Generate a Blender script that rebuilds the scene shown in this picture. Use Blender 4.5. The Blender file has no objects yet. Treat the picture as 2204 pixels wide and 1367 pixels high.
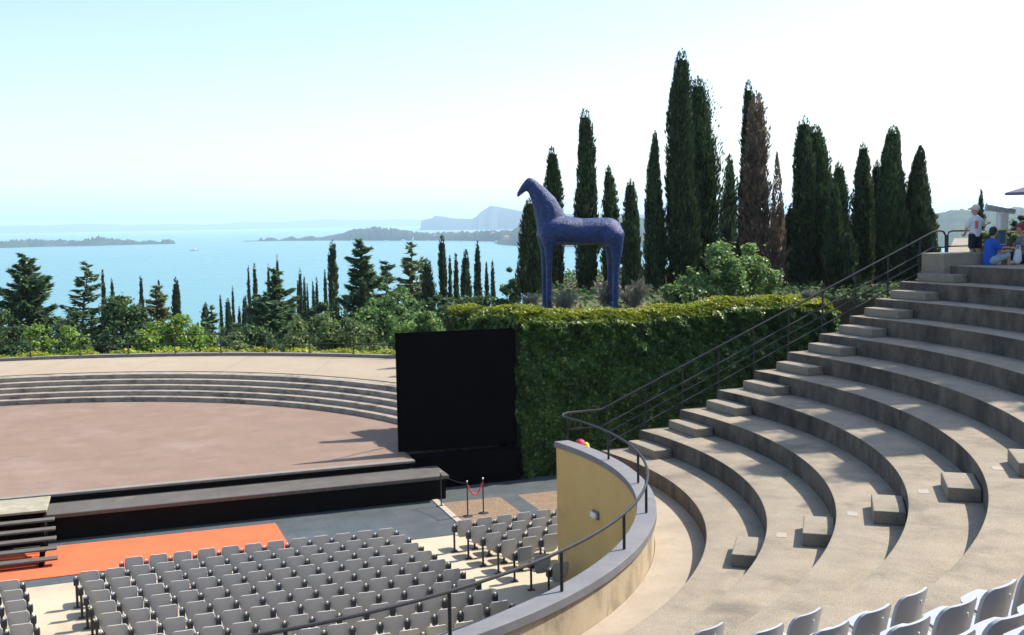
import bpy, bmesh, math, random
import numpy as np
from mathutils import Vector, Matrix
R = math.radians
random.seed(7); rng = np.random.default_rng(11)
S = bpy.context.scene
COL = S.collection
# ---------------------------------------------------------------- camera
CAMZ = 8.2
FPX, W0, H0 = 2309.0, 2204.0, 1367.0
PIT, ROL = R(5.17), R(1.01)
cp, sp, cr, sr = math.cos(PIT), math.sin(PIT), math.cos(ROL), math.sin(ROL)
right = Vector((cr, -sr*sp, -sr*cp)); up = Vector((sr, cr*sp, cr*cp)); fwd = Vector((0, cp, -sp))
cam = bpy.data.cameras.new('camera'); cam.sensor_width = 36; cam.lens = FPX/W0*36
cam.clip_start = 0.1; cam.clip_end = 80000
co = bpy.data.objects.new('camera', cam); COL.objects.link(co); S.camera = co
M3 = Matrix((right, up, -fwd)).transposed()
co.matrix_world = Matrix.Translation((0, 0, CAMZ)) @ M3.to_4x4()
def ray(px, py):
    x = (px-W0/2)/FPX; z = -(py-H0/2)/FPX
    return right*x + up*z + fwd
def spot(px, py, Y):
    d = ray(px, py); return Vector((0, 0, CAMZ)) + d*(Y/d.y)
# theatre axes: p along the stage front, q towards the stage
CX, CY, TH = -6.54, 19.35, R(19.5)
ct, st = math.cos(TH), math.sin(TH)
def L(p, q, z=0.0): return (CX + p*ct - q*st, CY + p*st + q*ct, z)
SUN_AZ, SUN_EL = R(25), R(48)
# ---------------------------------------------------------------- objects
def tag(o, label=None, cat=None, group=None, kind=None):
    if label: o['label'] = label
    if cat: o['category'] = cat
    if group: o['group'] = group
    if kind: o['kind'] = kind
    return o
def empty(name, loc=(0, 0, 0), rz=0.0):
    o = bpy.data.objects.new(name, None); o.empty_display_size = .2
    o.location = loc; o.rotation_euler = (0, 0, rz); COL.objects.link(o); return o
def link(name, me, parent=None, mat=None):
    o = bpy.data.objects.new(name, me); COL.objects.link(o)
    if mat is not None and len(me.materials) == 0: me.materials.append(mat)
    if parent is not None: o.parent = parent
    return o
def copy_tree(o, parent=None):
    c = o.copy(); COL.objects.link(c)
    if parent is not None: c.parent = parent
    for ch in list(o.children): copy_tree(ch, c)
    return c
class MB:
    def __init__(s): s.v = []; s.f = []
    def add(s, vs, fs):
        b = len(s.v); s.v += [tuple(v) for v in vs]; s.f += [tuple(i+b for i in f) for f in fs]
    def box(s, c, d, rz=0.0, m=None):
        x, y, z = d[0]/2, d[1]/2, d[2]/2
        vs = [Vector((i*x, j*y, k*z)) for k in (-1, 1) for j in (-1, 1) for i in (-1, 1)]
        mm = m if m is not None else Matrix.Rotation(rz, 3, 'Z')
        vs = [mm @ v + Vector(c) for v in vs]
        s.add(vs, [(0, 2, 3, 1), (4, 5, 7, 6), (0, 1, 5, 4), (2, 6, 7, 3), (0, 4, 6, 2), (1, 3, 7, 5)])
        return s
    def tube(s, path, r, n=8, caps=True):
        path = [Vector(p) for p in path]; k = len(path)
        rs = r if isinstance(r, (list, tuple)) else [r]*k
        vs = []
        for i, p in enumerate(path):
            t = (path[min(i+1, k-1)] - path[max(i-1, 0)]).normalized()
            a = Vector((0, 0, 1)) if abs(t.z) < .95 else Vector((1, 0, 0))
            b = t.cross(a).normalized(); c = b.cross(t)
            vs += [p + (b*math.cos(2*math.pi*j/n) + c*math.sin(2*math.pi*j/n))*rs[i] for j in range(n)]
        fs = [(i*n+j, i*n+(j+1) % n, (i+1)*n+(j+1) % n, (i+1)*n+j) for i in range(k-1) for j in range(n)]
        if caps: fs += [tuple(range(n))[::-1], tuple(range((k-1)*n, k*n))]
        s.add(vs, fs); return s
    def lathe(s, prof, c=(0, 0, 0), n=16):
        k = len(prof); vs = []
        for r, z in prof:
            vs += [(c[0]+r*math.cos(2*math.pi*j/n), c[1]+r*math.sin(2*math.pi*j/n), c[2]+z) for j in range(n)]
        fs = [(i*n+j, i*n+(j+1) % n, (i+1)*n+(j+1) % n, (i+1)*n+j) for i in range(k-1) for j in range(n)]
        fs += [tuple(range(n))[::-1], tuple(range((k-1)*n, k*n))]
        s.add(vs, fs); return s
    def prism(s, poly, z0, z1):
        n = len(poly)
        vs = [(x, y, z0) for x, y in poly] + [(x, y, z1) for x, y in poly]
        s.add(vs, [tuple(range(n))[::-1], tuple(range(n, 2*n))] + [(i, (i+1) % n, (i+1) % n+n, i+n) for i in range(n)])
        return s
    def sweep(s, prof, ang, n, fr=L):
        """profile points (r,z), each with its own angle range ang(r)->(a0,a1), swept about the theatre centre"""
        k = len(prof); vs = []
        for i in range(n+1):
            for r, z in prof:
                a0, a1 = ang(r); a = a0 + (a1-a0)*i/n
                vs.append(fr(r*math.cos(a), r*math.sin(a), z))
        fs = [(i*k+j, (i+1)*k+j, (i+1)*k+(j+1) % k, i*k+(j+1) % k) for i in range(n) for j in range(k)]
        fs += [tuple(range(k)), tuple(range(n*k, n*k+k))[::-1]]
        s.add(vs, fs); return s
    def mesh(s, name='mesh', bevel=0, smooth=False, seg=2):
        me = bpy.data.meshes.new(name); me.from_pydata(s.v, [], s.f)
        bm = bmesh.new(); bm.from_mesh(me)
        bmesh.ops.recalc_face_normals(bm, faces=bm.faces)
        if bevel:
            es = [e for e in bm.edges if len(e.link_faces) == 2 and e.calc_face_angle(0) > R(35)]
            bmesh.ops.bevel(bm, geom=es, offset=bevel, segments=seg, profile=.5, affect='EDGES', clamp_overlap=True)
        bm.to_mesh(me); bm.free()
        if smooth:
            me.polygons.foreach_set('use_smooth', [True]*len(me.polygons))
            if smooth != 'all': me.set_sharp_from_angle(angle=R(38))
        me.update(); return me
    def build(s, name, mat, parent=None, **k):
        return link(name, s.mesh(name, **k), parent, mat)
# ---------------------------------------------------------------- materials
MATS = {}
def nodes(name):
    m = bpy.data.materials.new(name); m.use_nodes = True
    nt = m.node_tree; nt.nodes.clear(); MATS[name] = m
    return m, nt, nt.nodes.new, nt.links.new
def surf(name, c1, c2=None, scale=3.0, rough=.8, bump=.0, fine=60.0, c3=None, c3scale=.6, c3lo=.52, c3hi=.7, stretch=(1, 1, 1),
         metal=0.0, spec=.4, grain=.0, bdist=.01):
    """two tones by noise, an optional third tone as broad stains, fine grain and bump"""
    m, nt, N, K = nodes(name)
    out = N('ShaderNodeOutputMaterial'); b = N('ShaderNodeBsdfPrincipled'); K(b.outputs[0], out.inputs[0])
    b.inputs['Roughness'].default_value = rough; b.inputs['Metallic'].default_value = metal
    b.inputs['Specular IOR Level'].default_value = spec
    tc = N('ShaderNodeTexCoord'); mp = N('ShaderNodeMapping'); mp.inputs['Scale'].default_value = stretch
    K(tc.outputs['Object'], mp.inputs[0])
    c2 = c2 or c1
    n1 = N('ShaderNodeTexNoise'); n1.inputs['Scale'].default_value = scale; n1.inputs['Detail'].default_value = 6
    n1.inputs['Roughness'].default_value = .65; K(mp.outputs[0], n1.inputs[0])
    r1 = N('ShaderNodeMapRange'); r1.inputs[1].default_value = .35; r1.inputs[2].default_value = .65; K(n1.outputs[0], r1.inputs[0])
    mx = N('ShaderNodeMix'); mx.data_type = 'RGBA'; mx.inputs[6].default_value = (*c1, 1); mx.inputs[7].default_value = (*c2, 1)
    K(r1.outputs[0], mx.inputs[0]); col = mx.outputs[2]
    if c3:
        n3 = N('ShaderNodeTexNoise'); n3.inputs['Scale'].default_value = c3scale; n3.inputs['Detail'].default_value = 8
        n3.inputs['Roughness'].default_value = .7; K(mp.outputs[0], n3.inputs[0])
        r3 = N('ShaderNodeMapRange'); r3.inputs[1].default_value = c3lo; r3.inputs[2].default_value = c3hi; K(n3.outputs[0], r3.inputs[0])
        m3 = N('ShaderNodeMix'); m3.data_type = 'RGBA'; m3.inputs[7].default_value = (*c3, 1); K(r3.outputs[0], m3.inputs[0]); K(col, m3.inputs[6]); col = m3.outputs[2]
    nf = N('ShaderNodeTexNoise'); nf.inputs['Scale'].default_value = fine; nf.inputs['Detail'].default_value = 4; K(tc.outputs['Object'], nf.inputs[0])
    if grain:
        rg = N('ShaderNodeMapRange'); rg.inputs[1].default_value = .3; rg.inputs[2].default_value = .7
        rg.inputs[3].default_value = 1-grain; rg.inputs[4].default_value = 1+grain; K(nf.outputs[0], rg.inputs[0])
        mg = N('ShaderNodeMix'); mg.data_type = 'RGBA'; mg.blend_type = 'MULTIPLY'; mg.inputs[0].default_value = 1
        K(col, mg.inputs[6]); K(rg.outputs[0], mg.inputs[7]); col = mg.outputs[2]
    K(col, b.inputs['Base Color'])
    if bump:
        bp = N('ShaderNodeBump'); bp.inputs['Strength'].default_value = bump; bp.inputs['Distance'].default_value = bdist
        ad = N('ShaderNodeMath'); ad.operation = 'ADD'; K(nf.outputs[0], ad.inputs[0]); K(n1.outputs[0], ad.inputs[1])
        K(ad.outputs[0], bp.inputs['Height']); K(bp.outputs[0], b.inputs['Normal'])
    m['bsdf'] = b.name
    return m
def lines(m, axis_scale, width, dark, rot=0.0):
    """joints cut into an existing surf material as a brick pattern (board, slab or panel joints)"""
    nt = m.node_tree; N = nt.nodes.new; K = nt.links.new
    b = nt.nodes[m['bsdf']]; src = b.inputs['Base Color'].links[0].from_socket
    tc = N('ShaderNodeTexCoord'); mp = N('ShaderNodeMapping'); mp.inputs['Rotation'].default_value = (0, 0, rot); K(tc.outputs['Object'], mp.inputs[0])
    br = N('ShaderNodeTexBrick'); br.inputs['Scale'].default_value = 1; br.inputs['Mortar Size'].default_value = width
    br.inputs['Brick Width'].default_value = axis_scale[0]; br.inputs['Row Height'].default_value = axis_scale[1]
    br.inputs['Color1'].default_value = (1, 1, 1, 1); br.inputs['Color2'].default_value = (.94, .945, .95, 1); br.inputs['Mortar'].default_value = (*dark, 1)
    br.inputs['Mortar Smooth'].default_value = .3
    K(mp.outputs[0], br.inputs[0])
    mg = N('ShaderNodeMix'); mg.data_type = 'RGBA'; mg.blend_type = 'MULTIPLY'; mg.inputs[0].default_value = 1
    K(src, mg.inputs[6]); K(br.outputs[0], mg.inputs[7]); K(mg.outputs[2], b.inputs['Base Color'])
    return m
def leaf(name, c1, c2, c3=None, trans=.3, rough=.5, spec=.3, tint=None):
    """foliage: every leaf its own tone between c1 and c2 (some c3); tint = colour mixed in by the mesh's leaf attribute"""
    m, nt, N, K = nodes(name)
    out = N('ShaderNodeOutputMaterial'); b = N('ShaderNodeBsdfPrincipled')
    g = N('ShaderNodeNewGeometry'); cr_ = N('ShaderNodeValToRGB'); K(g.outputs['Random Per Island'], cr_.inputs[0])
    e = cr_.color_ramp.elements; e[0].color = (*c1, 1); e[1].color = (*c2, 1); e[1].position = .85
    if c3: x = cr_.color_ramp.elements.new(.97); x.color = (*c3, 1)
    col = cr_.outputs[0]
    tc = N('ShaderNodeTexCoord'); n = N('ShaderNodeTexNoise'); n.inputs['Scale'].default_value = 1.3; n.inputs['Detail'].default_value = 3; K(tc.outputs['Object'], n.inputs[0])
    r = N('ShaderNodeMapRange'); r.inputs[1].default_value = .35; r.inputs[2].default_value = .65; r.inputs[3].default_value = .7; r.inputs[4].default_value = 1.3; K(n.outputs[0], r.inputs[0])
    mg = N('ShaderNodeMix'); mg.data_type = 'RGBA'; mg.blend_type = 'MULTIPLY'; mg.inputs[0].default_value = 1; K(col, mg.inputs[6]); K(r.outputs[0], mg.inputs[7]); col = mg.outputs[2]
    if tint:
        at = N('ShaderNodeAttribute'); at.attribute_name = 'tint'
        t2 = N('ShaderNodeValToRGB'); K(g.outputs['Random Per Island'], t2.inputs[0])
        t2.color_ramp.elements[0].color = (*tint[0], 1); t2.color_ramp.elements[1].color = (*tint[1], 1)
        mt = N('ShaderNodeMix'); mt.data_type = 'RGBA'; K(at.outputs['Fac'], mt.inputs[0]); K(col, mt.inputs[6]); K(t2.outputs[0], mt.inputs[7]); col = mt.outputs[2]
    K(col, b.inputs['Base Color']); b.inputs['Roughness'].default_value = rough; b.inputs['Specular IOR Level'].default_value = spec
    if trans:
        t = N('ShaderNodeBsdfTranslucent'); K(col, t.inputs[0]); ms = N('ShaderNodeMixShader'); ms.inputs[0].default_value = trans
        K(b.outputs[0], ms.inputs[1]); K(t.outputs[0], ms.inputs[2]); K(ms.outputs[0], out.inputs[0])
    else: K(b.outputs[0], out.inputs[0])
    return m
m_tread = surf('stone_tread', (.245, .204, .149), (.312, .262, .193), 2.2, .85, .4, 45, c3=(.155, .132, .10), c3scale=.8, grain=.26)
m_block = surf('stone_block', (.215, .185, .14), (.265, .23, .178), 3, .85, .4, 45, c3=(.135, .115, .09), c3scale=1.1, grain=.16)
m_riser = surf('stained_shaded_riser', (.078, .064, .048), (.14, .118, .09), 3.2, .9, .5, 40, c3=(.03, .027, .022), c3scale=1.1, c3lo=.46, c3hi=.66, stretch=(1, 1, .6), grain=.2)  # real stains, plus the shade on the risers put into a darker colour
m_walk = surf('walk_concrete', (.30, .25, .19), (.355, .297, .23), 1.2, .85, .2, 60, c3=(.26, .215, .165), c3scale=.9, grain=.1)
m_yellow = surf('yellow_render', (.53, .365, .13), (.59, .41, .155), .9, .85, .2, 70, c3=(.41, .3, .13), c3scale=.5, grain=.06)
m_cream = surf('cream_render', (.45, .365, .245), (.39, .31, .205), 1.5, .9, .3, 50, c3=(.17, .14, .10), c3scale=1.6, c3lo=.5, c3hi=.72, stretch=(1, 1, .5), grain=.1)
m_coping = surf('grey_coping', (.155, .155, .17), (.19, .19, .2), 2, .7, .12, 60, grain=.06, c3=(.125, .125, .135))
m_rail = surf('dark_rail_paint', (.018, .02, .024), (.026, .028, .032), 5, .55, .0, spec=.35)
m_black = surf('black_panel', (.0025, .0025, .003), (.004, .004, .0045), 2, .95, .05, spec=.02)
m_darkwood = surf('dark_skirt', (.005, .005, .005), (.008, .0075, .007), 3, .9, spec=.1)
m_stage = lines(surf('stage_boards', (.20, .135, .098), (.232, .16, .118), 1.1, .85, .1, 50, c3=(.285, .215, .175), c3scale=.45, c3lo=.5, c3hi=.8, grain=.1), (2.44, 1.22), .007, (.84, .82, .8), -TH)
m_nosing = surf('stage_nosing', (.19, .173, .155), (.24, .218, .197), 4, .7, .1, grain=.08)
m_ledge = lines(surf('ledge_boards', (.085, .078, .07), (.115, .105, .095), 1.6, .8, .15, 40, c3=(.17, .15, .115), c3scale=.8, c3lo=.62, c3hi=.74, grain=.12), (2.0, 1.4), .01, (.6, .6, .6), -TH)
m_step = surf('step_stone', (.24, .205, .165), (.34, .295, .24), 3, .85, .3, 30, c3=(.10, .088, .075), c3scale=1.4, c3lo=.5, c3hi=.68, stretch=(1, 1, 2), grain=.14)
m_plaza = surf('plaza_concrete', (.31, .25, .18), (.355, .29, .208), .7, .85, .15, 40, c3=(.26, .208, .15), c3scale=.35, grain=.08)
m_curb = surf('curb_stone', (.15, .14, .13), (.2, .19, .17), 3, .85, .2)
m_slate = lines(surf('slate_paving', (.06, .075, .082), (.085, .10, .108), 1.4, .6, .15, 40, c3=(.12, .135, .14), c3scale=.5, c3lo=.55, c3hi=.8, grain=.08), (1.9, .95), .012, (.6, .62, .65), -TH)
m_floor = surf('pale_floor', (.42, .365, .265), (.48, .415, .31), 1.2, .85, .1, 40, c3=(.36, .3, .21), c3scale=.6, grain=.07)
m_gravel = surf('brown_gravel', (.18, .122, .08), (.25, .18, .12), 14, .95, .8, 25, c3=(.29, .22, .15), c3scale=3, grain=.25, bdist=.03)
m_kerb = surf('pale_kerb', (.36, .31, .25), (.41, .36, .3), 3, .85, .1)
m_carpet = surf('orange_carpet', (.66, .13, .06), (.72, .15, .07), 1.6, .95, .15, 90, spec=.1, grain=.06)
m_slab = surf('cream_slab', (.25, .235, .17), (.32, .30, .22), 4, .8, .15, c3=(.4, .37, .26), c3scale=2, grain=.08)
m_board = surf('tread_board', (.085, .076, .068), (.12, .108, .096), 5, .8, .2, stretch=(1, 6, 1))
m_seat = surf('grey_plastic', (.40, .395, .385), (.43, .425, .415), 3, .36, .0, spec=.5)
m_seatw = surf('white_plastic', (.34, .355, .385), (.375, .39, .42), 3, .34, .0, spec=.5)
m_iron = surf('black_iron', (.02, .02, .022), (.028, .028, .03), 5, .5, spec=.5)
m_white = surf('white_paint', (.72, .72, .7), (.78, .78, .76), 5, .5)
m_mark = surf('worn_mark', (.29, .26, .215), (.36, .325, .27), 16, .8)
m_lampg = surf('lamp_glass', (.72, .7, .66), (.78, .76, .72), 4, .3)
m_horse = surf('blue_glaze', (.005, .022, .098), (.011, .041, .165), 7, .42, .7, 22, c3=(.03, .06, .19), c3scale=7, c3lo=.52, c3hi=.66, spec=.4, grain=.45, bdist=.05)
m_red = surf('red_cloth', (.55, .04, .06), (.62, .05, .08), 6, .6)
m_steel = surf('bright_steel', (.6, .6, .6), (.65, .65, .65), 6, .25, metal=.9)
m_soil = surf('dry_soil', (.10, .085, .05), (.15, .125, .075), 2, .95, .6, 12, c3=(.06, .07, .03), c3scale=.8, bdist=.05)
m_bark = surf('bark', (.07, .05, .035), (.11, .085, .06), 8, .95, .6, 30, stretch=(1, 1, .3), bdist=.02)
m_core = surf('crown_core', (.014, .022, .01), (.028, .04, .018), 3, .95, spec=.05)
m_shore = surf('wooded_hill', (.018, .036, .022), (.038, .06, .034), .012, .95, 0, .05, c3=(.09, .085, .06), c3scale=.006, c3lo=.6, c3hi=.7, spec=.1)
m_rock = surf('headland_rock', (.02, .034, .028), (.032, .046, .036), .01, .95, 0, .04, spec=.1)
m_cyp = leaf('cypress_leaf', (.016, .036, .016), (.045, .08, .03), (.085, .125, .045), .25)
m_cyp2 = leaf('cypress_leaf_fresh', (.024, .052, .02), (.06, .105, .04), (.11, .15, .055), .28)
m_brown = leaf('cypress_leaf_brown', (.10, .072, .05), (.21, .15, .105), (.3, .23, .17), .3)
m_ced = leaf('cedar_needle', (.045, .10, .05), (.125, .215, .09), (.22, .3, .13), .42)
m_cedy = leaf('pale_cedar_needle', (.10, .15, .055), (.22, .26, .10), (.32, .32, .14), .35)
m_lime = leaf('lime_leaf', (.12, .22, .03), (.25, .38, .06), (.36, .44, .11), .5)
m_olive = leaf('olive_green_leaf', (.07, .115, .03), (.16, .23, .065), (.26, .32, .13), .42)
m_green = leaf('green_leaf', (.065, .145, .038), (.18, .31, .085), (.3, .42, .13), .48)
m_dark = leaf('dark_leaf', (.034, .072, .03), (.10, .17, .062), (.17, .24, .09), .38, rough=.7, spec=.15)
m_fig = leaf('bright_bush_leaf', (.10, .19, .05), (.23, .36, .10), (.42, .52, .24), .48, rough=.4, spec=.5)
m_silver = leaf('silver_leaf', (.17, .18, .14), (.3, .3, .24), (.42, .41, .33), .2)
m_ivy = leaf('ivy_leaf', (.026, .07, .012), (.08, .17, .03), (.26, .37, .09), .45, rough=.42, spec=.45, tint=((.22, .36, .02), (.50, .38, .03)))
m_strip = leaf('low_hedge_leaf', (.2, .27, .02), (.4, .46, .035), (.55, .36, .05), .45)
# ---------------------------------------------------------------- leaf meshes
def unit(a): return a/np.maximum(np.linalg.norm(a, axis=1, keepdims=True), 1e-9)
def leafmesh(P, A, B, Ln, Wd, tint=None, name='leaves'):
    n = len(P); Ln = np.asarray(Ln).reshape(-1, 1)*np.ones((n, 1)); Wd = np.asarray(Wd).reshape(-1, 1)*np.ones((n, 1))
    V = np.empty((n, 4, 3), np.float32)
    V[:, 0] = P-A*Ln*.5; V[:, 1] = P+B*Wd*.5-A*Ln*.08; V[:, 2] = P+A*Ln*.5; V[:, 3] = P-B*Wd*.5-A*Ln*.08
    me = bpy.data.meshes.new(name)
    me.vertices.add(n*4); me.vertices.foreach_set('co', V.ravel())
    me.loops.add(n*4); me.loops.foreach_set('vertex_index', np.arange(n*4, dtype=np.int32))
    me.polygons.add(n); me.polygons.foreach_set('loop_start', np.arange(0, n*4, 4, dtype=np.int32)); me.polygons.foreach_set('loop_total', np.full(n, 4, np.int32))
    if tint is not None:
        a = me.attributes.new('tint', 'FLOAT', 'FACE'); a.data.foreach_set('value', np.asarray(tint, np.float32))
    me.update(calc_edges=True); return me
def facing(P, N, jit, Ln, Wd, **k):
    """leaves lying roughly across normal N"""
    n = len(P); N = unit(unit(N) + rng.normal(0, jit, (n, 3)))
    A = unit(np.cross(N, rng.normal(0, 1, (n, 3)))); B = np.cross(N, A)
    return leafmesh(P, A, B, Ln, Wd, **k)
def cyp_mesh(H, Rm, n, fuzz=.10, top=.14, shape=0.35, sz=1.0, seed=0):
    """upright column: sprays point up along the surface, in flame-like clumps; returns foliage mesh and inner core"""
    g = np.random.default_rng(seed)
    def prof(t):
        t = np.clip(t, 0, 1)
        return np.maximum((.80+.20*np.sin(np.minimum(t*2.6, 1)*math.pi/2))*np.power(np.clip(1-t, 0, 1), shape*.95), .02)
    ph = g.uniform(0, 6.28, 8); bx, by = g.normal(0, .05*Rm, 2)
    def lump(a, t): return 1+fuzz*(.55*np.sin(2*a+ph[0]+5*t)+.5*np.sin(3*a+ph[1]-9*t)+.45*np.sin(5*a+ph[2]+17*t)+.4*np.sin(23*t+ph[3]+a)+.3*np.sin(47*t+ph[4]+2*a))
    def pos(a, t, k):
        r = Rm*prof(t)*lump(a, t)*k
        return np.stack([r*np.cos(a)+bx*np.sin(7*t), r*np.sin(a)+by*np.sin(5*t), t*H], 1)
    m1 = int(n*.55); t = g.beta(1.0, 1.12, m1)*.985+.005; a = g.uniform(0, 2*math.pi, m1)
    k = 1-np.abs(g.normal(0, .16, m1)); t1, a1, k1 = t, a, k
    nc = max(12, int(n/55)); tc = g.beta(1.0, 1.2, nc)*.96; ac = g.uniform(0, 2*math.pi, nc); kc = 1+np.abs(g.normal(0, fuzz*1.15, nc))
    m2 = n-m1; ci = g.integers(0, nc, m2)
    t2 = np.clip(tc[ci]+g.normal(0, .55*sz/H, m2), .0, 1.0); a2 = ac[ci]+g.normal(0, .22, m2); k2 = kc[ci]*(1-np.abs(g.normal(0, .08, m2)))
    t = np.r_[t1, t2]; a = np.r_[a1, a2]; k = np.r_[k1, k2]
    P = pos(a, t, k); out = np.stack([np.cos(a), np.sin(a), np.zeros_like(a)], 1)
    A = unit(out*.38+np.array([0, 0, 1.])+g.normal(0, .22, (n, 3))); B = unit(np.cross(A, out+g.normal(0, .7, (n, 3))))
    ln = sz*g.uniform(.2, .46, n)*np.clip(prof(t)*1.3, .5, 1); wd = ln*g.uniform(.22, .42, n)
    me = leafmesh(P, A, B, ln, wd)
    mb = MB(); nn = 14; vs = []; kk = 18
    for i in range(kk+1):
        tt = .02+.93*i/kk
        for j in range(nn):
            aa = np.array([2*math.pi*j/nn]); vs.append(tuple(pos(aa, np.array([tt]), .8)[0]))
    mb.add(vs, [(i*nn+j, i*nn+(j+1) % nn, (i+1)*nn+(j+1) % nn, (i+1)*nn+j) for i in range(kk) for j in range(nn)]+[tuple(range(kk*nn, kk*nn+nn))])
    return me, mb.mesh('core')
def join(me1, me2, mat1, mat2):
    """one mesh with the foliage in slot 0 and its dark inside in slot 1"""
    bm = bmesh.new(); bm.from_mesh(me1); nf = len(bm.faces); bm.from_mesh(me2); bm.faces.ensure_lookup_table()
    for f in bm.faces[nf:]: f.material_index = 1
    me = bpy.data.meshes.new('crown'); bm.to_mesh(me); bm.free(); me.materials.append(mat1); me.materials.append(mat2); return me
def ground(x, y):
    rho = math.hypot(x+16.8, y-20.3)
    return max(-64.0, -1.0-max(0, rho-31)*.14)
TREES = []
def cypress(px, top, wpx, Y, label, base=None, n=None, mat=None, fuzz=.10, shape=.35, group='cypresses on the slope below the terrace', seed=None, core=True):
    ptop = spot(px, top, Y); x, y = ptop.x, ptop.y
    z0 = ground(x, y) if base is None else base
    H = ptop.z-z0; Rm = wpx/2/FPX*Y
    n = n or int(min(13000, max(1100, 150*H*Rm*math.pi*2*(46/Y)**1.5)))
    t = empty('cypress_tree', (x, y, z0), random.uniform(0, 6.28)); tag(t, label, 'tree', group)
    f, c = cyp_mesh(H-.25, Rm, n, fuzz, shape=shape, sz=max(.8, min(1.7, Y/60)), seed=seed or int(px*7+top))
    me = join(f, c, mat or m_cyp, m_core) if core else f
    o = link('crown', me, t, mat or m_cyp); o.location.z = .25
    MB().tube([(0, 0, -.3), (0, 0, H*.5)], [max(.12, Rm*.3), max(.05, Rm*.12)], 7).build('trunk', m_bark, t)
    return t
def cedar(px, top, spread, Y, label, mat=None, n=9000, droop=.0, layers=16, bare=.1, base=None, lean=0., group='conifers on the slope below the terrace', seed=1, flat=.5, name='cedar_tree', arms=8):
    ptop = spot(px, top, Y); x, y = ptop.x, ptop.y; z0 = ground(x, y) if base is None else base
    H = ptop.z-z0; Rm = spread/2/FPX*Y; g = np.random.default_rng(seed)
    t = empty(name, (x, y, z0)); tag(t, label, 'tree', group)
    tk = MB(); path = [Vector((lean*(i/8)**3*H*.08, 0, -.3+(H-.2)*i/8)) for i in range(9)]
    tk.tube(path, [max(.04, .02*H*(1-i/8.6)) for i in range(9)], 7)
    Ps, As = [], []
    nb = layers*4; br = []
    for i in range(nb):
        f = ((i+g.uniform(.1, .9))/nb)**1.12; zz = H*(bare+(1-bare)*f*.985)
        Lr = Rm*(.07+max(0, 1-f)**.68*(1 if f > .18 else .8+f))*g.uniform(.62, 1.32)
        br.append((f, zz, Lr, 2.4*i+g.uniform(-.5, .5), g.uniform(-.04, .42)*(.6+.9*f)-droop))
    for i in range(arms):
        f = g.uniform(.15, .8); br.append((f, H*(bare+(1-bare)*f), Rm*(1.25-.75*f)*g.uniform(.8, 1.1), g.choice([0, math.pi])+g.normal(0, .5), g.uniform(.15, .55)))
    wsum = sum((b_[2]+.25*Rm)**1.5 for b_ in br)
    for f, zz, ll, a, rise in br:
        per = max(6, int(n*(ll+.25*Rm)**1.5/wsum)); d = np.array([math.cos(a), math.sin(a), 0.]); x0 = lean*max(0, zz/H)**3*H*.08
        o_ = np.array([x0, 0, zz]); side = np.array([-d[1], d[0], 0]); tip = o_+d*ll+np.array([0, 0, ll*rise])
        tk.tube([tuple(o_), tuple(o_*.5+tip*.5-np.array([0, 0, ll*.03])), tuple(tip)], [max(.02, .009*H*(1-f*.7)), .006*H*(1-f*.6)+.008, .008], 4, caps=False)
        s_ = g.uniform(.05, 1.0, per)**.7; wd = ll*.30*np.sin(np.clip(s_*.86+.12, 0, 1)*math.pi)**.8+.05
        off = g.normal(0, .55, per)
        Pp = o_+d*ll*s_[:, None]+np.array([0, 0, 1.])*(ll*rise*s_**1.5-.03*ll*np.sin(s_*math.pi))[:, None]+side*(off*wd)[:, None]
        Pp[:, 2] += -np.abs(off)*wd*.25-np.abs(g.normal(0, .07*(1+flat)*ll+.05, per))*(1-.6*s_)
        Ps.append(Pp); As.append(unit(d*.8+side*(np.sign(off)*np.abs(g.normal(0, .5, per)))[:, None]+np.array([0, 0, 1.])*g.normal(.12, .3, (per, 1))))
    P = np.concatenate(Ps); A = unit(np.concatenate(As)); m = len(P)
    B = unit(np.cross(A, np.array([0, 0, 1.])+g.normal(0, .5, (m, 3))))
    sc = max(.8, Y/70)
    link('crown', leafmesh(P, A, B, sc*g.uniform(.3, .75, m), sc*g.uniform(.09, .22, m)), t, mat or m_ced)
    tk.build('trunk', m_bark, t); return t
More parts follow.
